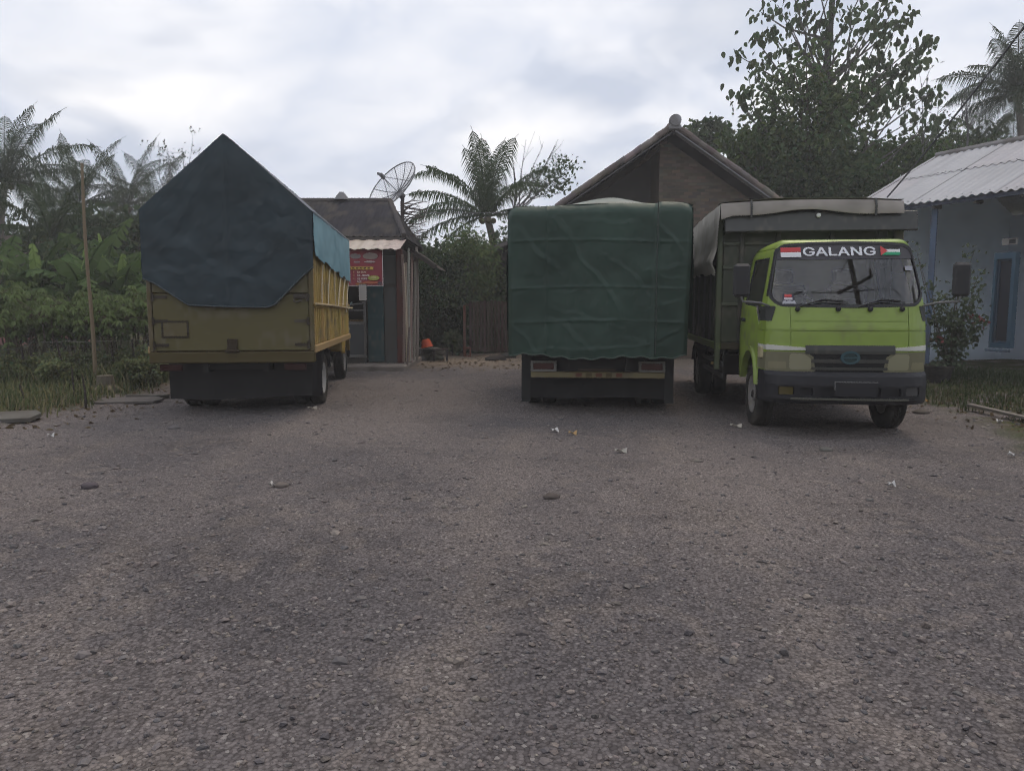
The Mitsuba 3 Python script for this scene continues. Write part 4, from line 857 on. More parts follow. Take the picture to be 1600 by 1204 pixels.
# ------------------------------------------------------------------ rusty gate at the end of the drive
g0 = at(724, 556, 22.0); MG2 = pose(g0[0], 22.0, 0.02, -3)
gt = thing('slatted_gate', 'rusty brown slatted gate standing across the end of the drive', 'gate', MG2)
for i in range(16):
    x = .18 + .105 * i; h = 1.60 + .06 * r4.random()
    part(gt, 'slat', box(x, x + .082, -.012, .012, .10 + .04 * r4.random(), h, .004), 'vc_wood', tint((.056, .040, .033), r4, .3))
part(gt, 'gate_post', box(0, .08, -.04, .04, -.1, 1.50, .008), 'vc_matte', (.13, .052, .035))
part(gt, 'gate_post', box(1.92, 2.0, -.04, .04, -.1, 1.75, .008), 'vc_matte', (.13, .055, .035))
for z in (.18, .85, 1.48): part(gt, 'rail', box(.08, 1.92, .013, .045, z, z + .06, .004), 'vc_matte', (.07, .042, .033))
part(gt, 'foot_frame', join([box(.08, .22, -.03, .02, .22, .27), box(.19, .23, -.03, .02, -.05, .22), box(.02, .22, -.03, .02, -.04, .01)]), 'vc_matte', (.17, .06, .04))

# ------------------------------------------------------------------ dark shed whose eave shows left of the green tarpaulin
sd2 = thing('shed', 'dark wooden shed with a slanting roof showing its corner beside the green tarpaulin', 'shed', pose(-.62, 25.2, 0, 0))
part(sd2, 'wall', box(0, 1.9, 0, 1.8, 0, 3.55), 'vc_wood', jitter((.035, .032, .03), .3, 66))
part(sd2, 'roof', grid(10, 8, lambda u, v: np.stack([-.16 + 2.3 * u, -.35 + 2.5 * v, 3.42 + .80 * u + .02 * np.sin(u * 40)], -1), .05), 'vc_matte', jitter((.09, .08, .075), .3, 67))
part(sd2, 'eave_board', beam([-.14, -.34, 3.36], [1.9, -.34, 4.05], .04, .10), 'vc_wood', (.16, .15, .14))
# ------------------------------------------------------------------ pink house far left
hp = thing('pink_house', 'small pink house with a tiled roof half hidden behind the banana plants', 'house', pose(-19.4, 26.5, 0, 8))
part(hp, 'wall', box(-3, 2.0, 0, 5, 0, 2.75), 'vc_matte', (.42, .20, .19))
part(hp, 'roof', grid(50, 30, lambda u, v: np.stack([-3.5 + 6.1 * u, -.6 + 3.1 * v, 2.7 + 1.5 * v + .03 * ((v * 9) % 1) + .02 * np.sin(u * 150)], -1), .03), 'vc_matte', jitter((.16, .13, .12), .3, 51))
part(hp, 'rear_roof', grid(10, 4, lambda u, v: np.stack([-3.5 + 6.1 * u, 2.5 + 3.1 * v, 4.2 - 1.5 * v], -1), .03), 'vc_matte', (.15, .12, .11))
part(hp, 'gable_wall', TM(*meshkit.arrays(prism_x(Polygon([(0, 2.75), (5, 2.75), (2.5, 4.05)]), 1.85, 2.0))[:2]), 'vc_matte', (.42, .20, .19))

# ------------------------------------------------------------------ utility pole by the road behind the camera, and the cable from it to the blue house
up = thing('utility_pole', 'tall concrete utility pole by the road with crossarms and wires', 'pole', pose(6.55, .9, 0, 28))
part(up, 'shaft', tube([[0, 0, -.2], [0, 0, 10.7]], [.14, .09], 12), 'vc_matte', jitter((.22, .205, .19), .3, 62))
for z in (9.75,): part(up, 'crossarm', beam([-.7, .1, z], [.7, -.1, z + .03], .06), 'vc_matte', (.07, .06, .055))
for z in (9.8,):
    for x in (-.62, .62): part(up, 'insulator', moved(lathe([(0, 0), (.05, 0), (.055, .05), (.03, .08), (.045, .12), (0, .15)], 10), x, 0, z), 'vc_clean', (.20, .12, .08), 40)
a_, b_ = np.array([6.1, .95, 10.2]), np.array([8.75, 17.6, 4.02])
single('power_cable', tube([a_ + (b_ - a_) * q - np.array([0, 0, 1.9 * q * (1 - q)]) for q in np.linspace(0, 1, 26)], .019, 5), 'vc_clean', (.04, .04, .045), 'thin black cable running down from the sky to the blue house roof', 'cable')
for z in (10.5, 9.8): single('overhead_wire', tube([[-24 + 60 * q, .95 + (.3 if z > 10 else -.3), z - .6 * math.sin(q * 2 * math.pi) ** 2] for q in np.linspace(0, 1, 30)], .018, 4), 'vc_clean', (.03, .03, .03), 'upper overhead wire strung along the road' if z > 10 else 'lower overhead wire strung along the road', 'wire')
c0, c1 = at(560, 326, 24), at(815, 330, 24)
single('power_cable', tube([c0 + (c1 - c0) * q - np.array([0, 0, .1 * 4 * q * (1 - q)]) for q in np.linspace(0, 1, 12)], .010, 4), 'vc_clean', (.08, .08, .085), 'thin sagging wire between the satellite dish and the brick house', 'cable')

# ================================================================== VEGETATION
LEAF = np.array([.050, .095, .022])
def palm_frond(base, az, el, length, curl, rng, leaflet=.55, n=62, width=.023, col=(.045, .075, .022)):
    """A feather leaf: an arching midrib with hanging leaflets on both sides; returns (mesh, colours)."""
    t = np.linspace(0, 1, n); ang = el - curl * t ** 1.25
    ds = length / (n - 1)
    r = np.concatenate([[0], np.cumsum(np.cos(ang[:-1]) * ds)]); z = np.concatenate([[0], np.cumsum(np.sin(ang[:-1]) * ds)])
    h = np.array([math.cos(az), math.sin(az), 0.0]); side = np.array([-h[1], h[0], 0.0])
    twist = rng.normal() * .12
    P = base + r[:, None] * h + z[:, None] * np.array([0, 0, 1.0]) + (twist * t ** 2 * length * .4)[:, None] * side
    V, F, k = [], [], 0
    rib = tube(P, np.linspace(.032, .006, n), 4, False); V.append(np.asarray(rib.vertices)); F.append(np.asarray(rib.faces)); k = len(V[0])
    tang = norm(np.gradient(P, axis=0)); up = norm(np.cross(tang, side)); 
    up = up * np.sign(up[:, 2:] + 1e-6)
    i = np.arange(3, n); 
    for s in (1, -1):
        tt = t[i]; L = leaflet * (np.sin(np.clip(tt * 1.02 + .06, 0, 1) * math.pi) ** .55) * rng.uniform(.8, 1.12, len(i))
        d = norm(s * side * .78 + tang[i] * .55 + up[i] * (.16 + .1 * rng.normal(size=len(i)))[:, None])
        p0 = P[i]; p1 = p0 + d * L[:, None] * .5 - np.array([0, 0, 1]) * (L * .10)[:, None]
        p2 = p1 + norm(d * .42 + np.array([0, 0, -.9])) * L[:, None] * .62
        wv = tang[i] * width
        q = np.stack([p0 - wv * .6, p0 + wv * .6, p1 - wv, p1 + wv, p2], 1).reshape(-1, 3)
        a = np.arange(len(i))[:, None] * 5 + k
        F.append(np.vstack([a + [0, 1, 3], a + [0, 3, 2], a + [2, 3, 4]])); V.append(q); k += len(q)
    v = np.vstack(V); c = np.asarray(col) * rng.uniform(.8, 1.2)
    return TM(v, np.vstack(F)), np.tile(c, (len(v), 1))
def palm(label, base, crown, length, seed, n=17, fronds=None, col=(.034, .056, .022), leaflet=.6, group=None):
    r = np.random.default_rng(seed); base, crown = np.asarray(base, float), np.asarray(crown, float)
    k = thing('coconut_palm', label, 'palm tree', group=group)
    q = np.linspace(0, 1, 12)[:, None]; bend = np.array([r.normal() * .3, r.normal() * .3, 0])
    pts = base + (crown - base) * q + bend * np.sin(q * math.pi)
    part(k, 'trunk', tube(pts, np.linspace(.19, .12, 12) * (1 + .05 * (np.arange(12) % 2)), 9), 'vc_wood', (.15, .13, .115), 40)
    for i in range(n):
        az = i * 2.399963 + r.normal() * .2; q = (i + .5) / n
        el = math.radians(86 - 98 * q + r.normal() * 6)
        if fronds and i < len(fronds): az, el = math.radians(fronds[i][0]), math.radians(fronds[i][1])
        m, c = palm_frond(crown + np.array([math.cos(az), math.sin(az), 0]) * .1, az, el, length * r.uniform(.85, 1.1), math.radians(38 + 72 * q + r.normal() * 8), r, leaflet, col=col)
        part(k, 'frond', m, 'vc_leaf', c)
    nuts = [moved(trimesh.creation.icosphere(subdivisions=1, radius=.11), *(crown + np.array([.22 * math.cos(a), .22 * math.sin(a), -.16]))) for a in np.arange(5) * 1.25]
    part(k, 'coconut', join(nuts[:1]), 'vc_matte', (.12, .10, .045), True)
    for m in nuts[1:]: part(k, 'coconut', m, 'vc_matte', (.11, .10, .045), True)
    return k
def limb_tree(rng, base, top, r0, levels, spread, nb=3, lens=None):
    """Forking limbs; returns (tubes, tips)."""
    tubes, tips = [], []
    def grow(p, d, L, r, lev):
        q = np.linspace(0, 1, 6)[:, None]; bend = rng.normal(size=3) * L * .10
        e = p + d * L; pts = p + (e - p) * q + bend * np.sin(q * math.pi) * .7
        tubes.append(tube(pts, np.linspace(r, r * .66, 6), 6, False))
        if lev == 0: tips.append((e, d)); return
        for b in range(nb):
            nd = norm(d + rng.normal(size=3) * spread + np.array([0, 0, .12])); grow(e - d * L * .25 * rng.random() * (b > 0), nd, L * rng.uniform(.62, .82), r * .60, lev - 1)
            if lev <= 2: tips.append((e, d))
    d = norm(np.asarray(top, float) - base); L = np.linalg.norm(np.asarray(top, float) - base)
    grow(np.asarray(base, float), d, L, r0, levels)
    return tubes, tips
def bushy(name, label, cat, base, rx, rz, zc, nclump, per, size, col, seed, trunk_r=.08, ry=None, flat=.0, var=.35, width=.34, group=None):
    """Stem, limbs and a crown of clumped leaves filling an uneven ellipsoid."""
    r = np.random.default_rng(seed); base = np.asarray(base, float); k = thing(name, label, cat, group=group)
    ry = ry or rx; c0 = base + np.array([0, 0, zc])
    u = norm(r.normal(size=(nclump, 3))); rad = r.uniform(.35, 1.0, nclump) ** .6 * r.uniform(.75, 1.15, nclump)
    cl = c0 + u * rad[:, None] * np.array([rx, ry, rz])
    cl[:, 2] = np.maximum(cl[:, 2], base[2] + .15)
    stems = [tube([base, base + np.array([0, 0, zc * .5]), c0 - np.array([0, 0, rz * .2])], [trunk_r, trunk_r * .8, trunk_r * .5], 7)]
    for j in r.choice(nclump, min(nclump, 16), replace=False):
        m_ = (c0 + cl[j]) / 2 + r.normal(size=3) * .1 * rx; s0 = base + (c0 - base) * r.uniform(.3, .9)
        stems.append(tube([s0, (s0 + m_) / 2, m_, cl[j]], [trunk_r * .45, trunk_r * .35, trunk_r * .25, .008], 5))
    part(k, 'trunk', join(stems), 'vc_wood', (.085, .07, .055))
    n = nclump * per; ci = np.repeat(np.arange(nclump), per)
    sp = np.array([rx, ry, rz]).mean() * .24
    pos = cl[ci] + r.normal(size=(n, 3)) * sp * np.array([1, 1, .7])
    pos[:, 2] = np.maximum(pos[:, 2], base[2] + .03)
    direc = norm(norm(pos - c0) * .55 + r.normal(size=(n, 3)) * .7 + np.array([0, 0, -.25 - flat]))
    tone = (1 + var * (r.random(nclump) * 2 - 1))[ci][:, None] * r.uniform(.8, 1.25, (n, 1)); hue = r.normal(size=(n, 1)) * .10
    c = np.clip(np.asarray(col) * tone * (1 + hue * np.array([1.2, .1, -.6])), .004, .6)
    m, vc = leaf_mesh(pos, direc, size * r.uniform(.6, 1.3, n), width, c, r, droop=.15)
    part(k, 'crown', m, 'vc_leaf', vc)
    return k
def gz(x, y): return np.array([x, y, float(ground_z(x, y)) if y < 44 else 0.0])

# ------------------------------------------------------------------ palms on the left, the palm in the middle, the palm at the right edge
def palm_at(label, px, py, Y, length, seed, **k):
    c = at(px, py, Y); palm(label, [c[0] + .4, Y + .3, -.2], c, length, seed, **k)
palm_at('tall coconut palm with a heavy drooping crown at the left edge', 8, 285, 29, 3.7, 101, n=24, leaflet=.85)
palm_at('coconut palm with upright fronds above the bamboo pole', 124, 318, 36, 3.9, 102, n=18, leaflet=.7)
palm_at('coconut palm with a stiff upright crown beside the peak of the dark tarpaulin', 197, 322, 38, 3.8, 103, n=18, leaflet=.7)
palm_at('coconut palm partly hidden behind the peaked dark tarpaulin', 246, 330, 40, 3.8, 104, n=15, leaflet=.7)
palm_at('young coconut palm with low arching fronds behind the banana plants', 80, 372, 25, 2.7, 105, n=14, leaflet=.6)
palm_at('lone coconut palm with long arching fronds between the stall and the brick house', 761, 338, 27, 3.45, 106, n=17, col=(.05, .078, .034), leaflet=.78,
        fronds=[(95, 88), (250, 86), (60, 82), (120, 80), (300, 80), (172, 62), (10, 60), (185, 40), (-8, 22), (176, 20), (186, 2), (-5, 12), (200, -18), (215, 30), (-40, 55), (100, 70), (170, 72), (150, 30), (30, 35)])
palm_at('coconut palm with wind-blown fronds at the upper right edge', 1590, 148, 30, 3.3, 107, n=27, leaflet=.85)
palm_at('small palm with one low arching frond above the corrugated roof', 1545, 232, 34, 2.4, 108, n=9, leaflet=.5)

# ------------------------------------------------------------------ big-leaved tree behind the brick house
rt = np.random.default_rng(77)
tb = np.array([10.6, 26.0, -.1])
tk = thing('teak_tree', 'tall tree with big round drooping leaves rising behind the brick house', 'tree')
TT = [tube([tb, tb + [.1, 0, 4], tb + [0, .1, 8], tb + [.2, 0, 12.8]], [.26, .22, .17, .05], 9)]
spots = []
def photo_tip(px, py, dy): p = at(px, py, 26.0 + dy); return p
TIPS = [(1150, 85), (1165, 140), (1150, 150), (1180, 60), (1190, 20), (1215, 8), (1235, 40), (1255, 15), (1200, 95), (1225, 75), (1275, 30), (1300, 10), (1320, 35), (1345, 12), (1360, 40), (1385, 30), (1330, 70), (1290, 75), (1260, 70),
        (1240, 110), (1215, 120), (1280, 110), (1310, 105), (1345, 100), (1362, 90), (1395, 55), (1412, 30), (1370, 62), (1378, 95), (1340, 130), (1425, 75), (1448, 65), (1440, 80), (1420, 95), (1405, 110), (1432, 105), (1385, 115), (1365, 125), (1395, 135), (1412, 145), (1380, 150), (1360, 160), (1372, 170), (1350, 150), (1455, 145), (1450, 150), (1465, 190), (1452, 190), (1410, 160), (1425, 188), (1175, 110), (1195, 130), (1180, 180), (1135, 198), (1140, 218), (1150, 213), (1170, 205), (1205, 50), (1250, 135), (1300, 140), (1330, 20), (1290, 45), (1380, 5), (1235, -25), (1275, -40), (1320, -40), (1355, -30), (1300, -20), (1260, -5), (1400, 12)]
for px, py in TIPS:
    e = photo_tip(px, py, rt.normal() * 1.5); h = min(max(e[2] - rt.uniform(1.6, 3.6), 3.0), 12.0)
    s0 = tb + np.array([.05, 0, h]); mid = s0 + (e - s0) * .55 + rt.normal(size=3) * .18 - np.array([0, 0, .15])
    TT.append(tube([s0, (s0 + mid) / 2, mid, e], [.06, .045, .03, .012], 5, False))
    spots += [e] * rt.integers(15, 23); spots += [mid + (e - mid) * rt.uniform(.6, 1) for _ in range(2)]
part(tk, 'trunk', join(TT), 'vc_wood', (.11, .10, .095))
SP = np.array(spots); nl = len(SP)
def big_leaf(p, d, s, r, col):
    d = norm(d); sd = norm(np.cross(d, r.normal(size=3))); up = np.cross(sd, d)
    t = np.array([0, .18, .45, .75, 1.0]); w = np.array([.06, .34, .42, .28, .01]) * s
    mid = p + d * (t * s)[:, None] - np.array([0, 0, 1]) * (t ** 2 * s * .25)[:, None]
    l = mid + sd * w[:, None] + up * (w * .25)[:, None]; rr = mid - sd * w[:, None] + up * (w * .25)[:, None]
    v = np.vstack([l, mid, rr]); f = []
    for i in range(4):
        for a in (0, 5): f += [[a + i, a + i + 1, a + i + 6], [a + i, a + i + 6, a + i + 5]]
    return TM(v, f), np.tile(col, (15, 1))
order = rt.permutation(nl); rest = []
for j, i in enumerate(order):
    p = SP[i] + rt.normal(size=3) * [.20, .20, .17]
    m, c = big_leaf(p, np.array([rt.normal() * .6, rt.normal() * .6, -.75]), rt.uniform(.14, .25), rt, tint((.075, .105, .055), rt, .35))
    if j < 300: part(tk, 'leaf', m, 'vc_leaf', c)
    else: rest.append((m, c))
part(tk, 'foliage', join([m for m, _ in rest]), 'vc_leaf', np.vstack([c for _, c in rest]), kind='stuff')

def bush_at(name, label, cat, px, py, Y, rx, rz, nclump, per, size, col, seed, **k):
    c = at(px, py, Y); b = gz(c[0], Y); bushy(name, label, cat, b, rx, rz, c[2] - b[2], nclump, per, size, col, seed, **k)
DK, MD, LT = (.048, .074, .032), (.072, .106, .042), (.095, .14, .042)
# dense trees round the big-leaved tree
bush_at('broadleaf_tree', 'dense dark tree filling the lower part of the tall big-leaved tree', 'tree', 1262, 205, 24.5, 1.5, 2.4, 64, 80, .19, MD, 201, trunk_r=.16)
bush_at('broadleaf_tree', 'bright green bushy tree just right of the brick house roof', 'tree', 1190, 250, 25.5, 1.25, 1.15, 40, 80, .22, (.075, .12, .035), 202, trunk_r=.1)
bush_at('broadleaf_tree', 'olive green tree above the corrugated roof right of the tall big-leaved tree', 'tree', 1385, 264, 28.0, 2.0, 1.0, 36, 75, .22, (.055, .095, .026), 203, trunk_r=.12)
bush_at('broadleaf_tree', 'low dark tree behind the ridge of the blue house', 'tree', 1490, 240, 31.0, 2.1, .85, 30, 70, .22, MD, 204, trunk_r=.12)
bush_at('broadleaf_tree', 'dark tree in the gap between the two house roofs', 'tree', 1290, 298, 23.5, 1.7, 1.0, 40, 90, .2, DK, 205, trunk_r=.12)
bush_at('broadleaf_tree', 'small pale tree top showing just over the right slope of the tiled gable', 'tree', 1107, 212, 33.0, .75, .6, 18, 55, .24, (.055, .085, .035), 206, trunk_r=.07)
bush_at('broadleaf_tree', 'dark leafy tree low on the right behind the lime truck bed', 'tree', 1235, 290, 27.5, 1.3, 1.2, 28, 80, .24, MD, 225, trunk_r=.12)
# middle background
bush_at('broadleaf_tree', 'large dark shrub left of the gate behind the food stall', 'tree', 672, 470, 23.5, 1.25, 1.55, 46, 110, .17, DK, 207)
bush_at('bamboo_clump', 'light green feathery clump right of the drive below the lone palm', 'bamboo', 735, 412, 24.0, .85, 1.25, 44, 120, .17, LT, 208, width=.16)
bush_at('broadleaf_tree', 'dark green shrub directly behind the rusty gate', 'tree', 765, 500, 24.5, 1.1, 1.15, 40, 110, .16, DK, 209)
bush_at('broadleaf_tree', 'small shrub tree in front of the sky right of the stall roof', 'tree', 662, 405, 25.5, .62, .55, 18, 80, .15, MD, 210, trunk_r=.05)
bush_at('broadleaf_tree', 'dark bushy tree half hidden by the left edge of the green tarpaulin', 'tree', 815, 430, 26.0, 1.3, 1.7, 44, 100, .19, MD, 211)
bush_at('broadleaf_tree', 'dark bush at ground level between the stall and the gate', 'tree', 705, 520, 25.5, 1.2, .85, 36, 110, .16, DK, 212)
bush_at('broadleaf_tree', 'far dark tree closing the view at the end of the drive', 'tree', 700, 465, 31.0, 2.3, 2.2, 60, 90, .24, DK, 213, trunk_r=.12)
for i, (px, py, s) in enumerate(((690, 520, .16), (712, 500, .2), (735, 440, .18), (700, 545, .12))):
    pass
bush_at('leafy_weed', 'pale leafy weed at the foot of the shrubs beside the gate', 'plant', 707, 533, 22.6, .28, .28, 9, 40, .13, (.10, .14, .055), 214, trunk_r=.015)
# thin half-bare tree beside the lone palm
rb = np.random.default_rng(88)
bt = thing('bare_tree', 'thin half-bare tree with a few leaf sprays right of the lone palm', 'tree')
p0 = at(800, 340, 29.0); p0g = np.array([p0[0], 29.0, 0]); tips = [(770, 240), (800, 232), (822, 218), (848, 228), (870, 225), (880, 250), (888, 262), (865, 270), (850, 265), (835, 285), (860, 285), (880, 285), (840, 300), (815, 270), (775, 262), (872, 218), (868, 295)]
tb_ = [tube([p0g, p0 - [0, 0, .8], at(806, 300, 29), at(803, 262, 29)], [.08, .06, .04, .02], 6)]
lp = []
for px, py in tips:
    e = at(px, py, 29 + rb.normal() * .5); s0 = at(806 + rb.normal() * 3, rb.uniform(300, 345), 29); mid = s0 + (e - s0) * .5 + rb.normal(size=3) * .12
    tb_.append(tube([s0, mid, e], [.025, .016, .006], 4, False))
    for _ in range(3): tb_.append(tube([mid + (e - mid) * rb.random(), e + rb.normal(size=3) * .22], [.008, .004], 3, False))
    if px > 832 and py > 245: lp += list(e + rb.normal(size=(70, 3)) * [.24, .24, .14])
part(bt, 'trunk', join(tb_), 'vc_wood', (.13, .12, .12))
lp = np.array(lp); m, c = leaf_mesh(lp, rb.normal(size=lp.shape) + [0, 0, -.3], rb.uniform(.09, .18, len(lp)), .35, tint((.05, .08, .03), rb, .1), rb)
part(bt, 'leaf_spray', m, 'vc_leaf', c, kind='stuff')
# dry twigs beside the dish pole
ds = thing('dry_branch', 'bundle of dry leafless twigs sticking out beside the satellite dish pole', 'branch')
o = at(629, 372, 20.3); tw = [tube([o - [0, 0, 2.9], o, at(628, 330, 20.3)], [.03, .025, .01], 5)]
for i in range(42):
    s0 = at(628 + rb.normal(), rb.uniform(318, 372), 20.3); e = s0 + np.array([rb.uniform(.25, .72), rb.normal() * .25, rb.uniform(-.12, .30)])
    mid = (s0 + e) / 2 + [0, 0, .05 * rb.normal()]
    tw.append(tube([s0, mid, e], [.016, .012, .006], 4, False))
    for _ in range(2): q = mid + (e - mid) * rb.random(); tw.append(tube([q, q + np.array([rb.uniform(.05, .18), rb.normal() * .06, rb.normal() * .08])], [.006, .003], 3, False))
part(ds, 'twigs', join(tw), 'vc_wood', (.10, .085, .08))
# thin trees with bare tops: beside the tarpaulin peak and right edge
def wispy(label, base, tipsl, Y, seed, r0=.07, leaves=14):
    r = np.random.default_rng(seed); k = thing('bare_tree', label, 'tree'); tb2, lp2 = [], []
    s = at(*base, Y); tb2.append(tube([[s[0], Y, 0], s], [r0, r0 * .6], 6))
    for px, py in tipsl:
        e = at(px, py, Y + r.normal() * .4); mid = s + (e - s) * .5 + r.normal(size=3) * .15
        tb2.append(tube([s, mid, e], [r0 * .45, r0 * .28, .008], 4, False))
        for _ in range(4):
            q = mid + (e - mid) * r.random(); f = q + r.normal(size=3) * .35 + [0, 0, .2]; tb2.append(tube([q, f], [.012, .005], 3, False)); lp2 += list(f + r.normal(size=(leaves, 3)) * .12)
    part(k, 'trunk', join(tb2), 'vc_wood', (.12, .11, .11))
    if leaves:
        lp2 = np.array(lp2); m, c = leaf_mesh(lp2, r.normal(size=lp2.shape), r.uniform(.08, .17, len(lp2)), .3, tint((.06, .08, .045), r, .1), r); part(k, 'leaf_spray', m, 'vc_leaf', c, kind='stuff')
wispy('thin sparse tree with wispy twigs behind the left slope of the peaked tarpaulin', (275, 330), [(248, 222), (262, 232), (272, 245), (285, 236), (300, 232), (312, 238), (290, 255), (265, 262), (255, 250), (305, 250)], 36, 301, leaves=9)
wispy('bare forked dead stem standing above the corrugated roof ridge', (1513, 200), [(1492, 140), (1513, 145), (1519, 138), (1530, 165), (1500, 165), (1536, 175)], 25, 302, .05, leaves=0)
wispy('slender bare sapling right of the big-leaved tree', (1442, 230), [(1440, 130), (1448, 125), (1470, 180), (1466, 168), (1432, 170)], 27, 303, .05, leaves=2)

# ------------------------------------------------------------------ left garden: backdrop trees, banana plants, leafy shrubs
bush_at('broadleaf_tree', 'dark tree mass at the far left below the tall palm', 'tree', 40, 425, 31.0, 3.2, 1.7, 70, 90, .28, DK, 220, trunk_r=.14)
bush_at('broadleaf_tree', 'dark green tree behind the bamboo pole', 'tree', 150, 400, 29.0, 2.2, 1.7, 70, 95, .25, DK, 221, trunk_r=.14)
bush_at('broadleaf_tree', 'dark tree beside the left edge of the dark tarpaulin', 'tree', 225, 405, 27.5, 1.7, 1.8, 60, 95, .24, (.035, .06, .022), 222, trunk_r=.14)
bush_at('broadleaf_tree', 'low dark thicket tree behind the leafy shrubs on the left', 'tree', 105, 450, 23.5, 3.6, 1.3, 90, 100, .2, DK, 223, ry=1.2)
def banana_leaf(base, az, el, L, w, curl, r, col):
    n = 14; t = np.linspace(0, 1, n); ang = el - curl * t ** 1.5; ds = L / (n - 1)
    rr = np.concatenate([[0], np.cumsum(np.cos(ang[:-1]) * ds)]); z = np.concatenate([[0], np.cumsum(np.sin(ang[:-1]) * ds)])
    h = np.array([math.cos(az), math.sin(az), 0]); sd = np.array([-h[1], h[0], 0.0])
    P = base + rr[:, None] * h + z[:, None] * np.array([0, 0, 1.0])
    ww = w * np.clip(np.sin(np.clip(t * 1.05 - .12, 0, 1) * math.pi), 0, 1) ** .5
    V, F, k = [], [], 0
    for s in (1, -1):
        for i in range(2, n - 1):
            dz = -.28 - .25 * r.random()
            tear = r.random() < .35
            a0, a1 = P[i], P[i + 1]
            off = np.array([0, 0, -.14]) * r.random() if tear else 0
            b0 = a0 + (s * sd + [0, 0, dz]) * ww[i] + off; b1 = a1 + (s * sd + [0, 0, dz]) * ww[i + 1] + off
            if tear: b1 = b1 - (a1 - a0) * .35
            V += [a0, b0, b1, a1]; F += [[k, k + 1, k + 2], [k, k + 2, k + 3]]; k += 4
    rib = tube(P, np.linspace(.035, .008, n), 4, False)
    F = np.vstack([np.array(F), np.asarray(rib.faces) + k]); V = np.vstack([np.array(V), np.asarray(rib.vertices)])
    c = np.tile(np.asarray(col) * r.uniform(.75, 1.25), (len(V), 1))
    return TM(V, F), c
def banana(label, px, Y, h, seed, n=9, up=0):
    r = np.random.default_rng(seed); b = at(px, 560, Y); b = gz(b[0], Y); k = thing('banana_plant', label, 'banana plant')
    top = b + np.array([r.normal() * .1, r.normal() * .1, h])
    part(k, 'stem', tube([b, (b + top) / 2, top], [.13, .11, .07], 9), 'vc_matte', (.10, .12, .05), 40)
    for i in range(n):
        q = i / n
        m, c = banana_leaf(top - [0, 0, .15 * q], i * 2.4 + r.normal() * .3, math.radians(80 - 62 * q), r.uniform(1.3, 1.8), r.uniform(.20, .27), math.radians(60 + 65 * q), r, (.078, .128, .044))
        part(k, 'leaf', m, 'vc_leaf', c)
    for i in range(up):
        m, c = banana_leaf(top, r.uniform(0, 6.28), math.radians(86), r.uniform(1.0, 1.25), .13, math.radians(8), r, (.20, .30, .075))
        part(k, 'young_leaf', m, 'vc_leaf', c, label='pale upright young leaf')
banana('banana plant with two pale upright young leaves left of the bamboo pole', 72, 17.5, 1.75, 401, up=2)
banana('banana plant with broad dark leaves at the far left edge', 22, 18.5, 1.9, 402, up=0)
banana('banana plant right behind the bamboo pole with one pale upright leaf', 128, 17.2, 1.65, 403, up=2)
banana('banana plant with torn leaves close to the left edge of the yellow truck', 196, 17.8, 1.6, 404, up=1)
banana('shorter banana plant in front of the dark thicket tree', 165, 19.0, 2.2, 405, n=8, up=1)
def cassava(label, px, Y, h, seed, rx=.55):
    r = np.random.default_rng(seed); b = at(px, 590, Y); b = gz(b[0], Y); k = thing('leafy_shrub', label, 'shrub', group=None)
    st, pos, dr2 = [], [], []
    for i in range(8):
        a = r.uniform(0, 6.28); e = b + np.array([math.cos(a) * rx * r.random(), math.sin(a) * rx * r.random(), h * r.uniform(.75, 1.05)])
        st.append(tube([b + r.normal(size=3) * [.1, .1, 0], (b + e) / 2 + r.normal(size=3) * .06, e], [.018, .014, .008], 5))
        for j in range(16):
            hub = e + r.normal(size=3) * [.26, .26, .16] - [0, 0, .05]
            st.append(tube([e - [0, 0, .12], hub], [.005, .003], 3, False))
            az0 = r.uniform(0, 6.28)
            for f in range(6): pos.append(hub); dr2.append([math.cos(az0 + f * 1.05), math.sin(az0 + f * 1.05), -.75])
    part(k, 'stem', join(st), 'vc_wood', (.10, .085, .06))
    pos, dr2 = np.array(pos), np.array(dr2) + r.normal(size=(len(pos), 3)) * .15
    tone = np.repeat(r.uniform(.7, 1.35, (len(pos) // 6, 1)), 6, axis=0)
    m, c = leaf_mesh(pos, dr2, r.uniform(.10, .17, len(pos)), .20, np.array([.125, .175, .06]) * tone, r, droop=.25)
    part(k, 'foliage', m, 'vc_leaf', c)
CS = [(14, 14.6, 1.75, 'leafy cassava-like shrub at the left edge of the garden'), (62, 15.2, 1.6, 'leafy shrub below the two pale upright banana leaves'), (92, 14.2, 1.35, 'lower leafy shrub just left of the bamboo pole'), (132, 14.9, 1.65, 'leafy shrub directly behind the bamboo pole'), (176, 14.4, 1.35, 'leafy shrub midway between the bamboo pole and the yellow truck'), (212, 14.9, 1.5, 'leafy shrub beside the yellow truck tailgate'), (34, 13.9, 1.3, 'low leafy shrub in front near the left edge'), (-20, 14.2, 1.6, 'leafy shrub running out of the picture on the left'), (245, 16.0, 1.5, 'leafy shrub hidden behind the corner of the yellow truck')]
for i, (px, Y, h, lb) in enumerate(CS): cassava(lb, px, Y, h, 500 + i)

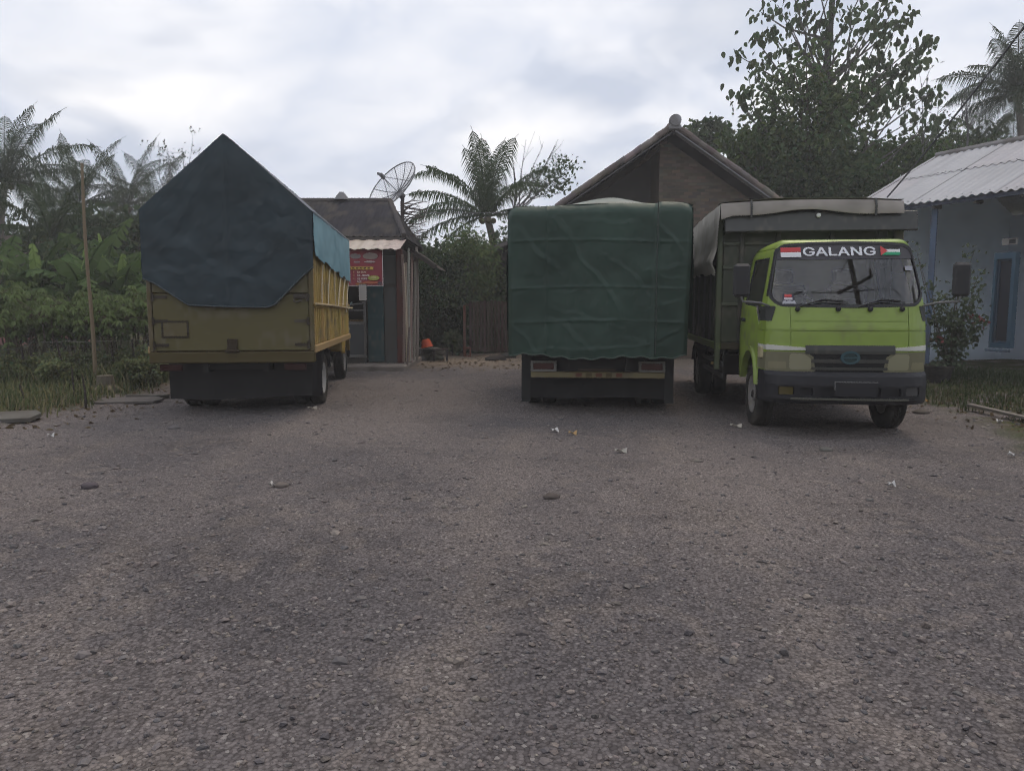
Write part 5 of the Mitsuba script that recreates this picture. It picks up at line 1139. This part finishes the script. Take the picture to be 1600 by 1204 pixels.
# grass and weeds (countless)
def blades(n, fx, seed, h0, h1, tones, label, w=.012):
    r = np.random.default_rng(seed); x, y = fx(r, n); z = ground_z(x, y); h = r.uniform(h0, h1, n) ** 1.0
    a = r.uniform(0, 6.28, n); lean = r.uniform(.05, .55, n) * h
    b = np.stack([x, y, z - .01], -1); sd = np.stack([np.cos(a), np.sin(a), 0 * a], -1); ld = np.stack([-np.sin(a), np.cos(a), 0 * a], -1)
    ww = w * r.uniform(.6, 1.5, n)[:, None]
    mid = b + [0, 0, 1] * (h * .55)[:, None] + ld * (lean * .3)[:, None]; tip = b + [0, 0, 1] * (h * .95)[:, None] + ld * lean[:, None]
    v = np.stack([b - sd * ww, b + sd * ww, mid - sd * ww * .8, mid + sd * ww * .8, tip], 1).reshape(-1, 3)
    k = np.arange(n)[:, None] * 5; f = np.vstack([k + [0, 1, 3], k + [0, 3, 2], k + [2, 3, 4]])
    t = np.asarray(tones)[r.integers(0, len(tones), n)] * r.uniform(.7, 1.3, (n, 1))
    single('grass', TM(v, f), 'vc_leaf', np.repeat(t, 5, axis=0), label, 'grass', kind='stuff')
GT = [(.09, .12, .045), (.11, .135, .05), (.075, .10, .04), (.17, .155, .075)]
blades(15000, lambda r, n: (-6.6 - r.random(n) ** .8 * 7.5, r.uniform(12.6, 16.5, n)), 601, .15, .50, GT, 'tall green grass and weeds behind the net fence on the left')
blades(8000, lambda r, n: (-6.45 - r.random(n) * 6.0 - .25 * np.sin(np.arange(n)), r.uniform(9.8, 13.0, n)), 602, .05, .26, GT + [(.20, .18, .085), (.16, .17, .07)], 'short grass along the left edge of the gravel yard', .009)
def right_patch(r, n):
    y = r.uniform(9.2, 16.8, n); x = 6.1 + r.random(n) ** .7 * 4.2 + (y < 11) * .2
    keep = (x - 10) * .907 + (y - 14.5) * .42 < -.1
    x = np.where(keep, x, 6.4 + r.random(n)); dens = meshkit.fbm(np.stack([x * .8, y * .8, 0 * x], -1), 3, seed=8)
    return np.where(dens > .42, x, 7.0 + r.random(n) * 1.5), y
blades(14000, right_patch, 603, .03, .16, [(.06, .085, .03), (.075, .09, .035), (.05, .07, .028), (.10, .09, .05)], 'short mossy grass in front of the blue house', .008)
blades(2500, lambda r, n: (9.1 + r.normal(size=n) * .3 - (14.2 - (yy := r.uniform(12.0, 15.2, n))) * -.35, yy), 604, .10, .34, [(.05, .075, .03), (.065, .085, .04)], 'clump of weeds at the foot of the blue house wall', .009)
for i, (px, Y, s) in enumerate(((8, 13.7, .34), (70, 13.6, .3), (118, 13.5, .32), (160, 13.9, .3), (196, 14.1, .36), (228, 14.4, .4), (25, 13.0, .2), (90, 12.7, .2), (205, 13.0, .2), (232, 13.4, .24))):
    bush_at('leafy_weed', ['low bushy weed behind the net at the far left', 'bushy weed behind the net below the pale banana leaves', 'bushy weed behind the net left of the bamboo pole', 'bushy weed behind the net right of the bamboo pole', 'bushy weed behind the net midway to the yellow truck', 'bushy weed next to the yellow truck mudflap', 'small weed in front of the net at the far left', 'small weed in front of the net beside two dark sticks', 'small weed behind the flat concrete slab', 'small weed by the corner of the yellow truck'][i], 'plant', px, 585 - 40 * s, Y, s * 1.2, s, 12, 60, .075, (.14, .165, .07), 700 + i, trunk_r=.012)
# flowering shrub by the blue house with its planter
fb = at(1497, 500, 14.2); fbb = gz(fb[0] - .1, 14.2)
bg = thing('flowering_shrub', 'dark leafy shrub with a few red flowers in a planter beside the blue house', 'shrub')
r6 = np.random.default_rng(66); cl, st6 = [], []
for px, py, n_ in ((1470, 470, 60), (1480, 500, 110), (1495, 510, 120), (1510, 490, 80), (1520, 470, 45), (1527, 455, 30), (1515, 520, 110), (1485, 540, 120), (1500, 535, 120), (1470, 530, 110), (1475, 555, 90), (1522, 505, 60), (1505, 465, 40), (1498, 440, 16), (1514, 410, 12), (1522, 393, 10), (1528, 430, 12), (1462, 575, 60), (1432, 390, 12), (1436, 405, 10), (1455, 450, 25), (1460, 495, 70), (1490, 560, 70)):
    e = at(px, py, 14.2 + r6.normal() * .15); st6.append(tube([fbb + [0, 0, .3], (fbb + [0, 0, .4] + e) / 2 + r6.normal(size=3) * .08, e], [.014, .009, .004], 4, False))
    cl += list(e + r6.normal(size=(n_, 3)) * [.11, .11, .10])
part(bg, 'stem', join(st6), 'vc_wood', (.09, .08, .06))
cl = np.array(cl); m, c = leaf_mesh(cl, r6.normal(size=cl.shape) + [0, 0, -.2], r6.uniform(.06, .12, len(cl)), .36, np.array([.085, .115, .065]) * r6.uniform(.6, 1.5, (len(cl), 1)), r6)
part(bg, 'foliage', m, 'vc_leaf', c)
fl = np.vstack([at(px, py, 14.0) + r6.normal(size=(7, 3)) * .05 for px, py in ((1516, 497), (1523, 499), (1530, 503), (1533, 508), (1466, 532), (1526, 494))])
for i in range(0, len(fl), 7):
    m, c = leaf_mesh(fl[i:i + 7], r6.normal(size=(7, 3)), .075, .4, (.36, .07, .075), r6); part(bg, 'flower', m, 'vc_leaf', c)
pt = at(1465, 597, 13.7); 
single('planter', moved(lathe([(0, 0), (.19, 0), (.24, .26), (.26, .28), (.26, .32), (.22, .32), (.20, .26), (0, .26)], 20), fbb[0] - .36, fbb[1] - .25, fbb[2]), 'vc_matte', (.022, .022, .024), 'black round planter under the flowering shrub', 'planter', smooth=35)

# ================================================================== SMALL THINGS
# bamboo pole and net fence in the left garden
bp = on_ground(150, 612); bt0 = at(127, 255, bp[1])
single('bamboo_pole', tube([bp + (bt0 - bp) * q + np.array([.015 * math.sin(q * 7), 0, 0]) for q in np.linspace(-.03, 1, 22)], [.034 - .012 * q + .003 * (i % 3 == 0) for i, q in enumerate(np.linspace(0, 1, 22))], 9), 'vc_wood', (.21, .165, .11), 'tall slender bamboo pole standing in the left garden', 'pole', smooth=40)
nf = thing('net_fence', 'low dark net fence on thin sticks in front of the garden shrubs', 'fence')
NP = [(-40, 13.3), (42, 13.2), (55, 13.6), (104, 12.9), (180, 13.7), (213, 14.0), (240, 14.3)]
pts = []
for i, (px, Y) in enumerate(NP):
    g = at(px, 590, Y); g = gz(g[0], Y); h = (.62, .70, .78, .82, .80, .78, .8)[i]; pts.append((g, h))
    part(nf, 'stick', tube([g - [0, 0, .1], g + [rb.normal() * .05 - .04, 0, h]], [.022, .016], 6), 'vc_wood', (.045, .038, .034))
nw = []
for (a, ha), (b, hb_) in zip(pts[:-1], pts[1:]):
    L = np.linalg.norm(b - a); n_ = int(L / .07)
    for q in np.linspace(0, 1, n_): p = a + (b - a) * q; nw.append(tube([p, p + [0, 0, (ha + (hb_ - ha) * q) * .97]], .0024, 3, False))
    for z in np.linspace(.03, .97, 11): nw.append(tube([a + [0, 0, ha * z], (a + b) / 2 + [0, 0, (ha + hb_) / 2 * z - .02], b + [0, 0, hb_ * z]], 0.0024 if z < .96 else .007, 3, False))
part(nf, 'netting', join(nw), 'vc_clean', (.055, .06, .05))
for i, (px0, py0, px1, py1) in enumerate(((134, 640, 128, 585), (113, 630, 112, 573), (20, 655, 32, 638), (40, 640, 30, 600))):
    a = on_ground(px0, min(py0, 655)); b = at(px1, py1, a[1] + .1)
    single('dead_stick', tube([a - [0, 0, .1], (a + b) / 2 + [.02, 0, 0], b], [.018, .015, .008], 6), 'vc_wood', (.05, .042, .038), ['thin dark stick leaning at the yard edge near the tree stump', 'dark upright stick in the grass left of the bamboo pole', 'short bent twig by the concrete slab at the left edge', 'thin stick at the far left of the grass edge'][i], 'stick')
sp_ = on_ground(166, 618); sp_[2] = float(ground_z(sp_[0], sp_[1]))
ts = thing('tree_stump', 'small sawn tree stump in the grass right of the bamboo pole', 'stump', pose(*sp_[:2], sp_[2]))
part(ts, 'trunk', moved(lathe([(.19, -.1), (.145, .08), (.125, .26), (.0, .27)], 12), 0, 0, 0), 'vc_wood', (.13, .115, .09))
part(ts, 'root', join([tube([[.05 * math.cos(a), .05 * math.sin(a), .12], [.3 * math.cos(a), .3 * math.sin(a), -.04]], [.05, .02], 6) for a in (3.4, 4.4, 5.6, .3)]), 'vc_wood', (.20, .17, .12))
def slab(px, py, w, d, rot, tilt, label, h=.06):
    g = on_ground(px, py); pl = Polygon([(-w / 2, -d / 2), (w * .42, -d * .46), (w / 2, d * .1), (w * .35, d / 2), (-w * .3, d * .44), (-w * .5, d * .1)])
    m = prism_z(pl, 0, h); v, f, _ = meshkit.arrays(m)
    single('concrete_slab', moved(moved(TM(v, f), rx=tilt, rz=rot), g[0], g[1], float(ground_z(g[0], g[1])) + .01), 'vc_matte', jitter((.135, .128, .118), .35, 62), label, 'slab')
slab(12, 660, .75, .5, 18, 5, 'broken grey concrete slab at the left edge of the yard', .05)
slab(205, 629, .95, .45, 6, 3, 'flat broken concrete slab beside the tree stump', .03)
slab(235, 622, .6, .4, -12, -4, 'smaller concrete slab behind the left wheel of the yellow truck', .06)
# rubble bench, table and basin by the stall
jb = thing('rubble_bench', 'low rubble bench of stones beside the food stall', 'bench', pose(at(663, 555, 20.6)[0], 20.6, 0))
for i in range(14):
    s = .10 + .10 * rb.random(); m = trimesh.creation.icosphere(subdivisions=1, radius=1.0); v = np.asarray(m.vertices) * [s * 1.3, s, s * .75] * rb.uniform(.8, 1.2, (len(m.vertices), 1))
    part(jb, 'stone', TM(v + [rb.uniform(-.36, .45), rb.uniform(-.2, .2), .06 + (.16 if i > 8 else 0)], m.faces), 'vc_matte', tint((.13, .12, .105), rb, .3))
part(jb, 'seat_slab', box(-.42, .36, -.28, .2, .30, .345, .01), 'vc_matte', jitter((.135, .128, .118), .35, 62))
bpz = at(667, 530, 20.4)
basin = lathe([(.0, .22), (.10, .22), (.125, .17), (.155, .03), (.175, .015), (.175, .0), (.15, .0), (.11, .16), (0, .20)], 24)
single('basin', moved(moved(basin, rx=0, ry=-12), bpz[0], 20.45, .37), 'vc_clean', (.56, .085, .028), 'bright orange plastic basin turned upside down on the rubble bench', 'basin', smooth=40)
tbp = at(688, 546, 20.3)
lt = thing('low_table', 'little dark wooden table in front of the shrubs beside the rubble bench', 'table', pose(tbp[0], 20.3, 0, 8))
part(lt, 'tabletop', box(-.22, .22, -.16, .16, .30, .34, .006), 'vc_wood', (.06, .05, .045))
for x in (-.18, .18):
    for y in (-.12, .12): part(lt, 'leg', box(x - .02, x + .02, y - .02, y + .02, 0, .30), 'vc_wood', (.06, .05, .045))
def rock(px, py, s, col, label, cat='stone', sq=.6, mat='vc_matte'):
    g = on_ground(px, py); m = trimesh.creation.icosphere(subdivisions=2, radius=1.0); v = np.asarray(m.vertices); v = v * s * (1 + .5 * (meshkit.fbm(v * 1.7 + px, 3, seed=int(px)) - .5))[:, None] * [1.25, 1, sq]
    single('stone' if cat == 'stone' else cat.replace(' ', '_'), TM(v + [g[0], g[1], float(ground_z(g[0], g[1])) + s * sq * .35], m.faces), mat, col, label, cat, smooth=30)
rock(631, 566, .14, (.20, .18, .165), 'grey stone at the foot of the stall corner post'); rock(655, 563, .17, (.13, .12, .11), 'dark stone in front of the rubble bench'); rock(676, 549, .10, (.25, .22, .19), 'pale stone between the rubble bench and the little table')
rock(775, 562, .26, (.055, .05, .045), 'dark boulder in front of the rusty gate', sq=.45); rock(792, 558, .22, (.06, .055, .05), 'dark boulder by the left edge of the green tarpaulin truck', sq=.5); rock(1440, 646, .085, (.17, .15, .13), 'greyish lump of brick on the ground right of the lime truck', sq=.5)
rock(273, 668, .06, (.16, .15, .145), 'fist-sized grey stone left of the yellow truck wheel'); rock(1290, 702, .055, (.15, .14, .13), 'small dark stone before the lime truck'); rock(440, 762, .05, (.19, .16, .15), 'small brown stone in the left foreground of the yard'); rock(1090, 722, .045, (.24, .22, .2), 'small flat pale stone in the middle of the yard', sq=.35)
rock(140, 763, .055, (.10, .09, .095), 'dark stone in the left foreground'); rock(862, 778, .05, (.10, .085, .085), 'dark brown stone in the centre foreground')
def scrap(px, py, w, d, col, label, cat, rot=20):
    g = on_ground(px, py); r = np.random.default_rng(int(px * 7 + py))
    w, d = w * .62, d * .62
    m = grid(5, 4, lambda u, v: np.stack([(u - .5) * w, (v - .5) * d, .012 + .02 * np.sin(u * 5 + v * 3) * (1 + 0 * u) + .012 * v], -1) , .002)
    single(cat.replace(' ', '_'), moved(m, g[0], g[1], float(ground_z(g[0], g[1])) + .012, rz=rot), 'vc_clean', col, label, cat)
W_ = (.52, .51, .50)
scrap(867, 676, .14, .10, W_, 'white paper scrap on the gravel behind the green tarpaulin truck', 'paper scrap'); scrap(895, 681, .15, .09, (.36, .23, .10), 'orange-brown wrapper on the gravel right of the white paper scrap', 'wrapper', -10); scrap(1150, 667, .22, .05, (.46, .42, .36), 'pale splinter of wood by the front wheel of the lime truck', 'wood splinter', -25)
scrap(1393, 761, .10, .05, W_, 'white scrap of paper in the right foreground', 'paper scrap', 5); scrap(1580, 716, .09, .09, W_, 'crumpled white paper near the right edge of the yard', 'paper scrap', 40); scrap(1561, 663, .12, .09, W_, 'crumpled white paper on the grass before the blue house', 'paper scrap', 70)
scrap(970, 708, .20, .06, (.36, .33, .30), 'pale flat strip lying in the middle of the yard', 'wood splinter', -8); scrap(80, 684, .10, .05, W_, 'small white scrap near the left edge of the yard', 'paper scrap', 20); scrap(488, 641, .20, .05, (.40, .36, .31), 'pale splinter of wood behind the yellow truck', 'wood splinter', 15); scrap(425, 763, .08, .05, (.5, .47, .44), 'small pale scrap beside the brown stone in the left foreground', 'paper scrap', 80)
r9 = np.random.default_rng(99)
for i, (px, py) in enumerate(((1436, 627), (1443, 625), (1449, 629))): scrap(px, py, .09, .07, (.50, .25, .05), ('left', 'middle', 'right')[i] + ' one of three orange fallen leaves beside the lime truck', 'fallen leaf', 40 * i)
pa, pb = on_ground(1514, 643), on_ground(1625, 668)
single('plank', beam(pa + [0, 0, .10], pb + [0, 0, .08], .09, .04, .006), 'vc_wood', (.21, .19, .165), 'long grey plank lying on the grass in front of the blue house', 'plank')

# dry leaf litter drifted along the yard's edges: countless
rl = np.random.default_rng(123); n = 900
side = rl.random(n) < .5; y = rl.uniform(8.5, 16, n); x = np.where(side, -6.2 + rl.normal(size=n) * .6, 6.3 + rl.normal(size=n) * .9)
far = rl.random(n) < .25; y = np.where(far, rl.uniform(17, 21.5, n), y); x = np.where(far, rl.uniform(-2.3, .6, n), x)
pos = np.stack([x, y, ground_z(x, y) + .012], -1); dd = rl.normal(size=(n, 3)) * [1, 1, .18]
m, c = leaf_mesh(pos, dd, rl.uniform(.04, .11, n), .32, np.array([.13, .092, .05]) * rl.uniform(.5, 1.5, (n, 1)), rl)
single('leaf_litter', m, 'vc_leaf', c, 'dry brown fallen leaves along the edges of the yard', 'leaves', kind='stuff')

# unseen belt of trees added behind the camera to darken the truck faces
rw = np.random.default_rng(321); n = 17000
cx_, cy_, cz_ = rw.uniform(-15, 32, 150), rw.uniform(-19, -13, 150), rw.uniform(.8, 4.8, 150)
ci = rw.integers(0, 150, n); pos = np.stack([cx_[ci], cy_[ci], cz_[ci]], -1) + rw.normal(size=(n, 3)) * [1.6, 1.2, .9]; pos[:, 2] = np.maximum(pos[:, 2], .1)
m, c = leaf_mesh(pos, rw.normal(size=(n, 3)) + [0, 0, -.3], rw.uniform(.5, .95, n), .4, np.array([.045, .075, .025]) * rw.uniform(.6, 1.4, (n, 1)), rw)
single('added_tree_belt', m, 'vc_leaf', c, 'unseen belt of dark trees added behind the camera to darken the truck faces', 'trees', kind='stuff')
